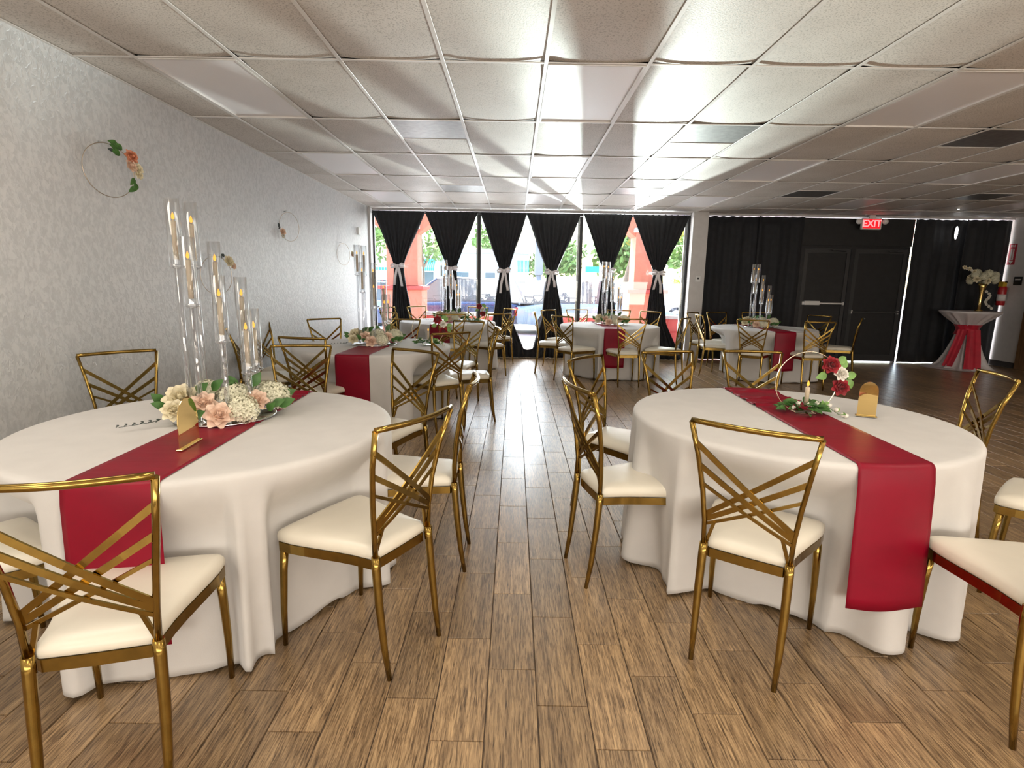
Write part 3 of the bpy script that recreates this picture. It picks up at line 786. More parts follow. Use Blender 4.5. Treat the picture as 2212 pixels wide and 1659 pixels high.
def table_set(idx, tx, ty, seed, rdx, rang, tname, rlabel):
    f, rad = cloth_fn(seed, chair_push(tx, ty, idx))
    t = thing('round_table', 'round folding table hidden under the cloth of the '+tname, 'table', (tx, ty, 0), 0, 'round banquet tables')
    MB().lathe([(0.001, .735), (.745, .735), (.752, .745), (.745, .757), (0.001, .757)], 40).build('tabletop', M['white_plastic'], t)
    for a in range(4):
        x, y = .42*cos(pi/4+a*pi/2), .42*sin(pi/4+a*pi/2)
        MB().tube([(x, y, 0), (x, y, .735)], .016, 8).build('leg', M['frame_line'], t)
    n = 288; P = []; zt = ZT-.002
    for r in (.002, .2, .45, .62, .70, .735): P.append([(tx+r*cos(2*pi*j/n), ty+r*sin(2*pi*j/n), zt+.0006*sin(9*r+5*(2*pi*j/n))) for j in range(n)])
    for a in (25, 50, 70): P.append([(tx+(RT-.022+.022*sin(radians(a)))*cos(2*pi*j/n), ty+(RT-.022+.022*sin(radians(a)))*sin(2*pi*j/n), zt-.022*(1-cos(radians(a)))) for j in range(n)])
    m = 22
    for i in range(m+1):
        tt = i/m; row = []
        for j in range(n):
            th = 2*pi*j/n; R = rad(th, tt); z = zt-.022-(zt-.022-.006)*tt
            if i == m: z = .005+.018*(.5+.5*f(th))**2
            row.append((tx+R*cos(th), ty+R*sin(th), z))
        P.append(row)
    c = MB().grid(P, True, True).build('tablecloth', M['cloth']); md = c.modifiers.new('t', 'SOLIDIFY'); md.thickness = .0015; md.offset = -1
    tag(c, 'white floor-length linen cloth on the '+tname, 'tablecloth', 'white round tablecloths')
    # runner: a strip over the top, hanging down both sides along the cloth
    w = .146; over = .56; e = .0022; rows = []; NU = 14
    ca, sa = cos(rang), sin(rang)
    rnd = random.Random(seed+50)
    wr = [(rnd.uniform(-.1, .71), rnd.uniform(-.35, .35), rnd.uniform(.007, .013), rnd.uniform(.009, .015)) for _ in range(11)]
    thc = {sd: atan2(sa*rdx+ca*sd*.7, ca*rdx-sa*sd*.7) for sd in (-1, 1)}
    r0 = .742; S = [('h', 1-i/12, -1) for i in range(12)] + [('a', 1-i/5, -1) for i in range(5)] + [('t', -1+2*i/200, 0) for i in range(201)] + [('a', (i+1)/5, 1) for i in range(5)] + [('h', (i+1)/12, 1) for i in range(12)]
    for kind, v, sd in S:
        row = []
        for j in range(NU+1):
            u = -w+2*w*j/NU; lx = rdx+u; lim = sqrt(r0*r0-lx*lx)
            if kind == 't':
                X, Y, z = lx, v*lim, ZT+e
                for (c0, sl, h, wd) in wr: z += h*.8*math.exp(-((Y-c0-sl*u)/wd)**2)*(1 if abs(v) < .94 else 0)
            else:
                if kind == 'a':
                    r = r0+.027*sin(v*pi/2); z = ZT+e-.025*(1-cos(v*pi/2))
                else:
                    d = .025+(over-.025)*v; t_ = min(1, d/(ZT-.03))
                    r = max(r0+.027, max(rad(thc[sd]+q*.05, t_) for q in range(-5, 6))+.006); z = ZT+e-d+.004*sin(20*u+sd)*v
                k = r/r0; X, Y = lx*(1+(k-1)*.35), sd*lim*k
            row.append((tx+ca*X-sa*Y, ty+sa*X+ca*Y, z))
        rows.append(row)
    o = MB().grid(rows, True).build('table_runner', M['satin']); md = o.modifiers.new('t', 'SOLIDIFY'); md.thickness = .0014; md.offset = 1
    tag(o, rlabel, 'table runner', 'red satin table runners')
TC = {1: (-1.33, 2.385), 2: (-1.399, 5.441), 3: (-1.065, 8.9), 4: (1.488, 8.6), 5: (3.867, 8.55), 6: (1.394, 2.70)}
table_set(1, *TC[1], 3, .045, .025, T1, 'red satin runner under the tallest candelabra, on the '+T1)
table_set(2, *TC[2], 8, .035, -.037, T2, 'red satin runner hanging behind the near chairs of the '+T2)
table_set(3, *TC[3], 13, -.03, 0, T3, 'red satin runner half hidden by chair backs on the '+T3)
table_set(4, *TC[4], 21, -.045, 0, T4, 'red satin runner hanging beside a chair back on the '+T4)
table_set(5, *TC[5], 34, -.01, 0, T5, 'red satin runner hanging between two chair backs on the '+T5)
table_set(6, *TC[6], 55, .06, -.035, T6, 'wrinkled red satin runner beneath the rose hoop, on the '+T6)

# ------------------------------------------------------------------ flowers
def petal(mb, base, a, tilt, w, l, cup, n=4):
    """one curved petal: a = azimuth, tilt = outward lean, w/l size, cup = inward curl"""
    P = []
    for i in range(n+1):
        t = i/n; row = []
        ang = tilt + cup*t
        r = l*(sin(tilt)*t + .5*cos(tilt)*cup*t*t); z = l*(cos(tilt)*t - .5*sin(tilt)*cup*t*t)
        wd = w*sin(pi*min(1, .12+.80*t))**.7
        for j in range(5):
            s = -1+j/2; aa = s*wd
            rr = r - .30*w*s*s
            row.append((base[0]+rr*cos(a)-aa*sin(a), base[1]+rr*sin(a)+aa*cos(a), base[2]+z+.04*l*s*s))
        P.append(row)
    mb.grid(P, True)
def rose_mesh(name, m, r, seed=1, open_=1.0):
    rnd = random.Random(seed); mb = MB()
    for ring, (cnt, tilt, l, w, cup) in enumerate([(3, .12, .80, .22, -.2), (4, .28, .82, .34, .1), (5, .52, .86, .42, .35), (6, .80, .92, .48, .55), (7, 1.08, 1.0, .50, .7)]):
        for k in range(cnt):
            petal(mb, (0, 0, 0), 2*pi*(k+.37*ring)/cnt+rnd.uniform(-.1, .1), tilt*open_+rnd.uniform(-.05, .05), w*r, l*r, cup)
    mb.ball((0, 0, .42*r), (.17*r, .17*r, .34*r), 8, 5)
    mb.ball((0, 0, .12*r), (.55*r, .55*r, .22*r), 10, 5)
    return mb.mesh(name, m)
def floret_mesh(name, m, r, seed=1, n=70):
    rnd = random.Random(seed); mb = MB(); mb.ball((0, 0, .1*r), (.72*r, .72*r, .66*r), 10, 6)
    for k in range(n):
        z = 1-1.25*(k+.5)/n; ph = k*2.399963; q = sqrt(max(0, 1-z*z))
        d = Vector((q*cos(ph), q*sin(ph), z)); c = d*(r*rnd.uniform(.82, .98)) + Vector((0, 0, .1*r))
        a = d.orthogonal().normalized(); b = d.cross(a); rot = rnd.uniform(0, 6); s = r*rnd.uniform(.16, .22)
        for p in range(4):
            th = rot+p*pi/2; e1 = a*cos(th)+b*sin(th); e2 = d.cross(e1)
            mb.add([c, c+e1*s*.6+e2*s*.45+d*s*.10, c+e1*s*1.05+d*s*.28, c+e1*s*.6-e2*s*.45+d*s*.10], [(0, 1, 2, 3)], False)
    return mb.mesh(name, m)
def leaf_mesh(name, m, l, w):
    P = []
    for i in range(7):
        t = i/6; wd = w*.5*sin(pi*t**.85)**.9 if 0 < t < 1 else .0006; row = []
        for j in (-1, 0, 1): row.append((l*t, j*wd, .10*l*sin(pi*t*.8)+abs(j)*wd*.28 - .12*l*t*t))
        P.append(row)
    return MB().grid(P, True).mesh(name, m)
FM = {'red': rose_mesh('rose', M['rose_red'], .041, 1), 'white': rose_mesh('rose', M['rose_white'], .036, 2), 'peach': rose_mesh('rose', M['rose_peach'], .052, 3, .82),
      'coral': rose_mesh('rose', M['rose_coral'], .048, 4), 'cream': rose_mesh('peony', M['cream'], .062, 5, .9), 'peachy': rose_mesh('peony', M['rose_peach'], .058, 9, .92),
      'hyd': floret_mesh('hydrangea', M['hydrangea'], .075, 1, 90), 'leaf': leaf_mesh('leaf', M['leaf'], .085, .05), 'leafl': leaf_mesh('leaf', M['leaf_light'], .06, .042),
      'leafd': leaf_mesh('leaf', M['leaf_dark'], .05, .032), 'bloom': floret_mesh('blossom', M['rose_white'], .016, 3, 10)}
def put(key, name, parent, loc, d=(0, 0, 1), roll=0, s=1.0):
    me = FM[key]; o = bpy.data.objects.new(name, me); COL.objects.link(o); o.parent = parent; o.location = loc
    q = Vector(d).normalized().to_track_quat('Z', 'Y'); o.rotation_mode = 'QUATERNION'
    o.rotation_quaternion = q @ Matrix.Rotation(roll, 3, 'Z').to_quaternion(); o.scale = (s, s, s)
    return o
def leaf(key, parent, loc, d, up=(0, 0, 1), s=1.0):
    """leaf pointing along d with its face turned to up"""
    o = bpy.data.objects.new('leaf', FM[key]); COL.objects.link(o); o.parent = parent; o.location = loc
    x = Vector(d).normalized(); u = Vector(up); z = (u-x*u.dot(x))
    z = z.normalized() if z.length > 1e-4 else x.orthogonal().normalized(); y = z.cross(x)
    o.rotation_mode = 'QUATERNION'; o.rotation_quaternion = Matrix((x, y, z)).transposed().to_quaternion(); o.scale = (s, s, s)
    return o

# ------------------------------------------------------------------ candelabra with flower rings
CR = .142
ARMS = []                                   # angle, flame height above table
for ang, zf in ((180, 1.655), (123, 1.655), (88, 1.49), (43, 1.33), (0, 1.185), (-43, 1.185), (-87, 1.335), (-133, 1.49)):
    ARMS.append((radians(ang), zf-.768))
def cand_meshes(h):
    d = {}
    zc = h-.205                              # bottom of the cup
    d['stem'] = MB().lathe([(.0115, .012), (.0115, zc-.004)], 12, cap=True).mesh('stem', M['acrylic'])
    d['cup'] = MB().lathe([(.006, zc-.012), (.016, zc-.008), (.030, zc-.002), (.031, zc+.006), (.014, zc+.010), (.014, zc+.028), (.011, zc+.030), (.0, zc+.030)], 20).mesh('cup', M['acrylic'])
    d['shade'] = MB().lathe([(.029, zc+.006), (.029, zc+.285), (.0275, zc+.285), (.0275, zc+.008)], 24).mesh('glass_shade', M['glass_cyl'])
    d['candle'] = MB().lathe([(.0105, zc+.030), (.0110, h-.018), (.0095, h-.013), (.003, h-.012), (.003, h-.006)], 14, cap=True).mesh('candle', M['ivory'])
    d['flame'] = MB().lathe([(.0005, h-.010), (.0060, h-.003), (.0068, h+.004), (.0045, h+.014), (.0006, h+.024)], 10).mesh('flame', M['flame'])
    return d
CMESH = {h: cand_meshes(h) for h in sorted({h for _, h in ARMS})}
def make_candelabrum(x, y, rz, label):
    t = thing('candelabrum', label, 'candelabra', (x, y, ZT+.004), rz, 'eight light glass candelabras')
    MB().lathe([(.0005, .0), (.215, .0), (.222, .004), (.215, .009), (.0005, .009)], 40).build('base_tray', M['silver'], t)
    for a, h in ARMS:
        p = (CR*cos(a), CR*sin(a), 0); d = CMESH[h]
        s = link_mesh('stem', d['stem'], t, p); link_mesh('cup', d['cup'], s)
        link_mesh('glass_shade', d['shade'], t, p)
        c = link_mesh('candle', d['candle'], t, p); link_mesh('flame', d['flame'], c)
    return t
def make_flowers(x, y, rz, label, rich):
    t = thing('flower_ring', label, 'flowers', (x, y, ZT+.013), rz, 'flower rings around the candelabras')
    rnd = random.Random(5)
    # blooms: angle, radius, height, kind, scale
    B = [(-.175, .02, .075, 'cream', 1.25), (-.20, -.08, .045, 'cream', .9), (-.07, .06, .085, 'hyd', .9), (-.085, -.10, .070, 'peach', 1.15), (-.03, -.19, .030, 'peachy', 1.15), (.065, -.17, .042, 'hyd', .95), (.04, -.06, .075, 'hyd', 1.0),
         (.125, -.10, .066, 'peach', 1.1), (.20, -.02, .060, 'hyd', 1.1), (.185, .09, .05, 'hyd', 1.0), (.08, .14, .055, 'cream', 1.0), (-.08, .17, .05, 'hyd', .9), (-.17, .12, .06, 'peachy', 1.0)]
    for px, py, z, k, s in B:
        out = Vector((px*2.2, py*2.2, .55))
        nm = {'hyd': 'hydrangea', 'cream': 'peony', 'peachy': 'peony', 'peach': 'rose'}[k]
        if nm != 'hydrangea': out = out*.45+Vector((.05, -.72 if py < .1 else .5, .45))
        put(k, nm, t, (px, py, z), out, rnd.uniform(0, 6), s)
    Lf = [(-.235, -.03, .055, -1), (-.11, -.03, .115, .4), (-.05, -.03, .12, .7), (-.11, -.17, .035, .2), (-.13, -.16, .05, -.5), (.05, -.02, .125, -.3), (.11, -.02, .125, .5), (.19, -.12, .045, .9), (.17, -.14, .03, .3), (.22, -.10, .035, 1), (.02, -.03, .10, .1), (-.24, .05, .06, -.8), (.1, .2, .06, .4), (-.15, .2, .06, -.6), (.24, .05, .05, .9)]
    for px, py, z, q in Lf:
        leaf('leaf', t, (px, py, z), (q, -.25+rnd.uniform(-.2, .2), rnd.uniform(.25, .9)), (rnd.uniform(-.3, .3), -.85, .5), rnd.uniform(.75, 1.0))
    if rich:
        sp = MB().tube([(-.20, -.06, .03), (-.29, -.10, .012), (-.40, -.13, .010)], [.0016, .0014, .001], 5).build('sprig_stem', M['leaf_dark'], t)
        for i in range(6):
            q = i/5; px, py = -.26-.14*q, -.09-.04*q
            for sgn in (-1, 1): leaf('leafd', t, (px, py, .014), (-.5, sgn*.8, .15+.2*sgn), (0, 0, 1), .42-.12*q)
    return t
C1 = (-1.345, 2.505)
make_candelabrum(*C1, radians(28.6), 'tallest looking glass candelabra, standing on the '+T1)
f1 = make_flowers(*C1, radians(28.6), 'cream and peach flower ring in sharp view on the '+T1, True)
CANDS = [(-1.40, 5.50, .25, T2, 'glass candelabra with blurred lights against the window edge, on the '+T2, 'dense cream flower ring on the '+T2),
         (-1.03, 8.95, .11, T3, 'glass candelabra before the second curtain, on the '+T3, 'cream and pink flower ring half behind chairs on the '+T3),
         (1.53, 8.72, -.17, T4, 'glass candelabra before the fifth curtain, on the '+T4, 'low cream flower ring on the '+T4),
         (3.85, 8.68, -.42, T5, 'glass candelabra against black drape, on the '+T5, 'pinkish white flower ring on the '+T5)]
for x, y, rz, tn, l1, l2 in CANDS:
    make_candelabrum(x, y, rz, l1)
bpy.context.view_layer.update()
tab = child_table(f1)
for x, y, rz, tn, l1, l2 in CANDS:
    c = copy_tree(f1, None, tab); c.location = (x, y, ZT+.013); c.rotation_euler = (0, 0, rz); c['label'] = l2

# ------------------------------------------------------------------ rose hoops on the tables
def table_hoop(x, y, rz, label, z0=ZT+.004):
    t = thing('floral_hoop', label, 'floral hoop', (x, y, z0), rz, 'table hoops with roses')
    R = .158; cz = .158
    MB().tube([(R*cos(a), 0, cz+R*sin(a)) for a in [2*pi*k/48 for k in range(48)]], .0022, 6, closed=True).build('hoop', M['hoop_white'], t)
    MB().box(-.05, .05, -.03, .03, 0, .006, .002).build('foot', M['hoop_white'], t)
    # three roses on the upper side of the ring
    put('red', 'rose', t, (.098, -.022, .252), (-.10, -.95, .30), .3, 1.12); put('white', 'rose', t, (.152, -.026, .208), (.05, -.92, .40), .9, 1.05)
    put('red', 'rose', t, (.155, -.026, .142), (.02, -.97, .22), 2.0, 1.15)
    for loc, d in (((.090, -.012, .205), (-.7, -.1, -.25)), ((.135, -.008, .262), (.75, .1, .45)), ((.185, -.010, .196), (.95, 0, .12)), ((.19, -.012, .178), (.65, 0, -.75)), ((.16, .0, .235), (.6, .2, .6))):
        leaf('leafl', t, loc, d, (0, -1, .15), 1.0)
    # greenery mound and candle
    rnd = random.Random(4)
    for k in range(64):
        a = rnd.uniform(0, 2*pi); r = .088*sqrt(rnd.random()); px, py = r*cos(a)*1.25-.015, r*sin(a)*.7-.012
        leaf('leaf', t, (px, py, .008+.050*(1-r/.09)+rnd.uniform(0, .010)), (cos(a), sin(a)*.8, rnd.uniform(-.15, .55)), (rnd.uniform(-.4, .4), -.6, .8), rnd.uniform(.45, .75))
    for px, pz in ((-.055, .058), (.0, .052), (.04, .060), (-.075, .035), (.105, .05)): put('bloom', 'blossom', t, (px, -.045, pz), (0, -.7, .6), 0, .9)
    v = MB().tube([(.06, -.02, .03), (.105, -.05, .035), (.135, -.075, .012), (.16, -.10, .006)], .0016, 5).build('vine', M['leaf'], t)
    for p, d in (((.085, -.035, .035), (.4, -.2, .9)), ((.10, -.045, .036), (-.3, .2, .9)), ((.125, -.06, .02), (.8, .3, .5)), ((.14, -.08, .012), (.3, -.9, .2)), ((.075, -.03, .04), (-.2, -.3, .9))):
        leaf('leafl', t, p, d, (0, -.7, .6), .62)
    for p in ((.128, -.066, .032), (.15, -.09, .012), (.16, -.10, .010)): put('bloom', 'blossom', t, p, (0, -.8, .5), 0, 1.0)
    c = MB().lathe([(.0105, .045), (.0105, .132), (.009, .136), (.003, .137), (.003, .142)], 14, (.003, -.012, 0), cap=True).build('candle', M['ivory'], t)
    MB().lathe([(.0005, .139), (.0058, .146), (.0066, .152), (.0045, .162), (.0006, .171)], 10, (.003, -.012, 0)).build('flame', M['flame'], c)
    return t
h6 = table_hoop(1.50, 2.765, .0, 'round hoop with two red roses and one white, with candle, on the '+T6)
bpy.context.view_layer.update(); tab = child_table(h6)
c = copy_tree(h6, None, tab); c.location = (-.86, 5.50, ZT+.004); c['label'] = 'floral hoop with dark greenery partly behind a chair, on the '+T2; c.rotation_euler = (0, 0, .1)
c = copy_tree(h6, None, tab); c.location = (-.64, 8.62, ZT+.004); c['label'] = 'floral hoop with dark red roses before the mullion, on the '+T3

# ------------------------------------------------------------------ gold arch signs
def arch_sign(x, y, rz, label, m, h=.165, w=.074):
    t = thing('table_sign', label, 'sign', (x, y, ZT+.0042), rz, 'gold arch table signs')
    o = [(-w/2, .006), (w/2, .006)] + [(w/2*cos(a), h-w/2*.95+w*.62*sin(a)) for a in [pi*k/14 for k in range(15)]]
    mb = MB(); n = len(o)
    mb.add([(a, -.0015, b) for a, b in o]+[(a, .0015, b) for a, b in o], [tuple(range(n)), tuple(reversed(range(n, 2*n)))]+[(i, n+i, n+(i+1) % n, (i+1) % n) for i in range(n)])
    mb.build('arch_plate', m, t)
    MB().box(-w/2-.006, w/2+.006, -.011, .011, 0, .007, .0015).build('base_bar', M['gold_bright'], t)
    return t
arch_sign(1.782, 2.70, -.42, 'gold mirror arch sign standing on the '+T6, M['mirror_gold'], .165, .082)
s1 = arch_sign(-1.24, 2.03, 1.65, 'gold arch sign standing on the runner of the '+T1, M['mirror_gold'], .17, .15)

# ------------------------------------------------------------------ hoops on the stucco wall
def wall_hoop(y0, zc, R, label, flowers, phi=radians(19)):
    t = thing('wall_hoop', label, 'wreath', (XL+.004, y0, zc), 0, 'floral hoops on the stucco wall')
    ex = Vector((sin(phi), cos(phi), 0)); nrm = Vector((cos(phi), -sin(phi), 0))
    P = lambda a, r=R, off=0: ex*(R+r*cos(a)) + Vector((0, 0, r*sin(a))) + nrm*off
    MB().tube([P(2*pi*k/48) for k in range(48)], .0024, 6, closed=True).build('hoop', M['hoop'], t)
    MB().tube([(-.004, R, R+.012), (.03, R, R+.016)], .003, 6).build('nail', M['steel'], t)
    for kind, a, dr, s in flowers:
        a = radians(a); p = P(a, R+dr, .02)
        if kind in ('peach', 'coral', 'cream', 'white', 'bloom'):
            put(kind, 'rose' if kind != 'bloom' else 'blossom', t, p, nrm*.9+Vector((0, 0, .25))+ex*.15*cos(a), a, s)
        else:
            tg = ex*(-sin(a))+Vector((0, 0, cos(a)))
            leaf(kind, t, p, tg*(1 if s > 0 else -1)+ex*random.uniform(-.5, .5), nrm, abs(s))
wall_hoop(3.52, 2.065, .163, 'hoop high on the stucco wall with coral and peach roses', [('coral', 38, .01, 1.0), ('peach', 20, -.03, .9), ('cream', 12, .01, .7), ('cream', 0, .012, .55), ('leafd', 26, .0, .8), ('leaf', 56, -.04, .8), ('leaf', 66, -.02, .7), ('leaf', 70, .01, .75), ('leafd', 78, -.04, .7), ('leaf', 58, .0, .8), ('leaf', -8, -.015, -.7), ('leaf', -18, .0, -.75), ('leaf', -28, .0, -.7), ('bloom', -4, .01, 1.2)])
wall_hoop(4.70, 1.42, .165, 'hoop behind the candle glasses with peach blooms at its top', [('cream', 48, .0, .9), ('peach', 30, .01, .8), ('leafd', 64, .02, .9), ('leafd', 70, .0, .8), ('bloom', 40, .02, 1.2)])
wall_hoop(6.36, 1.985, .160, 'hoop with rose and grey leaves on its lower edge, mid wall', [('peach', 205, .0, .85), ('white', 218, .015, .8), ('leafd', 180, .02, .9), ('leafd', 172, .035, .9), ('leafd', 186, .04, -.8), ('bloom', 222, .02, 1.3)])
wall_hoop(8.36, 1.775, .160, 'small bare looking hoop nearest the window', [('leafd', -8, .02, .9), ('peach', -2, .02, .7), ('cream', 8, .02, .6)])
o = MB().box(XL, XL+.006, 5.60, 5.68, .40, .52, .002).build('power_outlet', M['white_plastic']); tag(o, 'white wall outlet low on the stucco wall', 'outlet')
MB().box(XL+.006, XL+.008, 5.622, 5.658, .415, .450).build('socket', M['base_dark'], o); MB().box(XL+.006, XL+.008, 5.622, 5.658, .470, .505).build('socket', M['base_dark'], o)
o = MB().box(XL, XL+.03, 9.48, 9.60, 2.14, 2.26, .004).build('wall_sensor', M['white_plastic']); tag(o, 'small white box high on the stucco wall near the window', 'sensor')
o = MB().box(3.30, 3.385, 10.20, 10.22, 1.46, 1.56, .004).build('thermostat', M['white_plastic']); tag(o, 'white thermostat on the narrow pillar', 'thermostat')
MB().box(3.325, 3.36, 10.196, 10.20, 1.505, 1.535).build('screen', M['base_dark'], o)

# ------------------------------------------------------------------ exit sign, lamps, right wall
def text_obj(name, body, size, m, parent, loc, rot, ext=.002):
    cu = bpy.data.curves.new(name, 'FONT'); cu.body = body; cu.size = size; cu.align_x = 'CENTER'; cu.align_y = 'CENTER'; cu.extrude = ext; cu.offset = size*.018
    ob = bpy.data.objects.new(name, cu); COL.objects.link(ob); ob.parent = parent; ob.location = loc; ob.rotation_euler = rot
    cu.materials.append(m); bpy.context.view_layer.update()
    me = bpy.data.meshes.new_from_object(ob.evaluated_get(bpy.context.evaluated_depsgraph_get())); bpy.data.objects.remove(ob)
    if not me.materials: me.materials.append(m)
    ob = bpy.data.objects.new(name, me); COL.objects.link(ob); ob.parent = parent; ob.location = loc; ob.rotation_euler = rot
    return ob
ex = thing('exit_sign', 'lit red EXIT sign hung from the ceiling above the doors', 'exit sign', (6.40, 10.27, 2.53))
MB().box(-.175, .175, -.02, .03, -.10, .10, .008).build('housing', M['white_plastic'], ex)
MB().box(-.155, .155, -.0225, -.0195, -.078, .085).build('face', M['exit_red'], ex)
text_obj('lettering', 'EXIT', .165, M['exit_letter'], ex, (0, -.0245, .0), (pi/2, 0, 0))
MB().box(-.05, .05, -.02, .03, .10, CEIL-2.532).build('canopy', M['white_plastic'], ex)
for s in (-1, 1):
    MB().lathe([(.001, 0), (.045, .005), (.052, .03), (.04, .06), (.001, .065)], 16).xf(Matrix.Translation((s*.235, .01, .04)) @ Matrix.Rotation(radians(90), 4, 'X')).build('lamp_head', M['white_plastic'], ex)
    MB().tube([(s*.17, .005, .02), (s*.225, .005, .04)], .012, 8).build('arm', M['white_plastic'], ex)
sp = thing('spot_lamp', 'tiny bright spot lamp on the ceiling near the drinks table', 'lamp', (7.02, 9.10, CEIL))
MB().lathe([(.001, -.035), (.018, -.035), (.022, -.01), (.05, -.004), (.05, 0)], 16).build('body', M['white_plastic'], sp)
MB().lathe([(.001, -.040), (.012, -.038), (.015, -.034)], 12).build('lens', M['lamp_white'], sp)
wl = thing('wall_lamp', 'oval white lamp glowing on the black drape', 'lamp', (8.037, 10.38, 2.41))  # self-lit oval added to give the drape a bright spot
MB().ball((0, .02, 0), (.035, .02, .135), 14, 8).build('housing', M['black_plastic'], wl)
MB().ball((0, 0, 0), (.026, .016, .115), 14, 8).build('lens', M['lamp_white'], wl)

fs = thing('fire_sign', 'red fire extinguisher sign with white arrow on the far wall', 'sign', (XR-.003, 10.33, 2.04))
MB().box(-.003, .003, -.075, .075, -.185, .185).build('plate', M['red_sign'], fs)
MB().box(-.0045, -.003, -.036, .036, -.10, .10).build('strip', M['sign_white'], fs)
RW = (pi/2, 0, -pi/2)
text_obj('lettering', 'FIRE', .055, M['sign_white'], fs, (-.005, 0, .148), RW, .0006)
text_obj('lettering', 'EXTINGUISHER', .026, M['red_sign'], fs, (-.0055, 0, .0), (pi/2, pi/2, -pi/2), .0006)
ar = MB(); ar.add([(-.0048, -.05, -.115), (-.0048, .05, -.115), (-.0048, 0, -.17)], [(0, 1, 2)]); ar.build('arrow', M['sign_white'], fs)
ext = thing('fire_extinguisher', 'red fire extinguisher hung under its sign', 'extinguisher', (XR-.09, 10.30, 1.12))
MB().lathe([(.001, 0), (.06, 0), (.066, .012), (.066, .30), (.055, .34), (.025, .365), (.001, .368)], 20).build('cylinder', M['ext_red'], ext)
MB().lathe([(.0665, .08), (.0672, .08), (.0672, .20), (.0665, .20)], 20).build('paper_label', M['sign_white'], ext)
MB().box(-.05, .02, -.05, .05, .33, .43, .01).build('inspection_tag', M['brass'], ext)
MB().tube([(0, 0, .36), (0, -.01, .40), (-.01, -.06, .43), (-.02, -.10, .42)], [.018, .018, .012, .010], 8).build('handle', M['black_plastic'], ext)
MB().tube([(0, .02, .38), (-.02, .08, .36), (-.03, .09, .20), (-.03, .075, .06)], .010, 8).build('hose', M['black_plastic'], ext)
MB().box(.062, .09, -.03, .03, .1, .32).build('bracket', M['steel'], ext)
pl = MB().box(XR-.015, XR-.002, 10.03, 10.19, 1.49, 1.64, .003).build('wall_plaque', M['black_plastic']); tag(pl, 'small black plaque on the far wall beyond the extinguisher', 'plaque')
MB().box(XR-.017, XR-.015, 10.055, 10.165, 1.575, 1.60).build('print', M['sign_white'], pl)

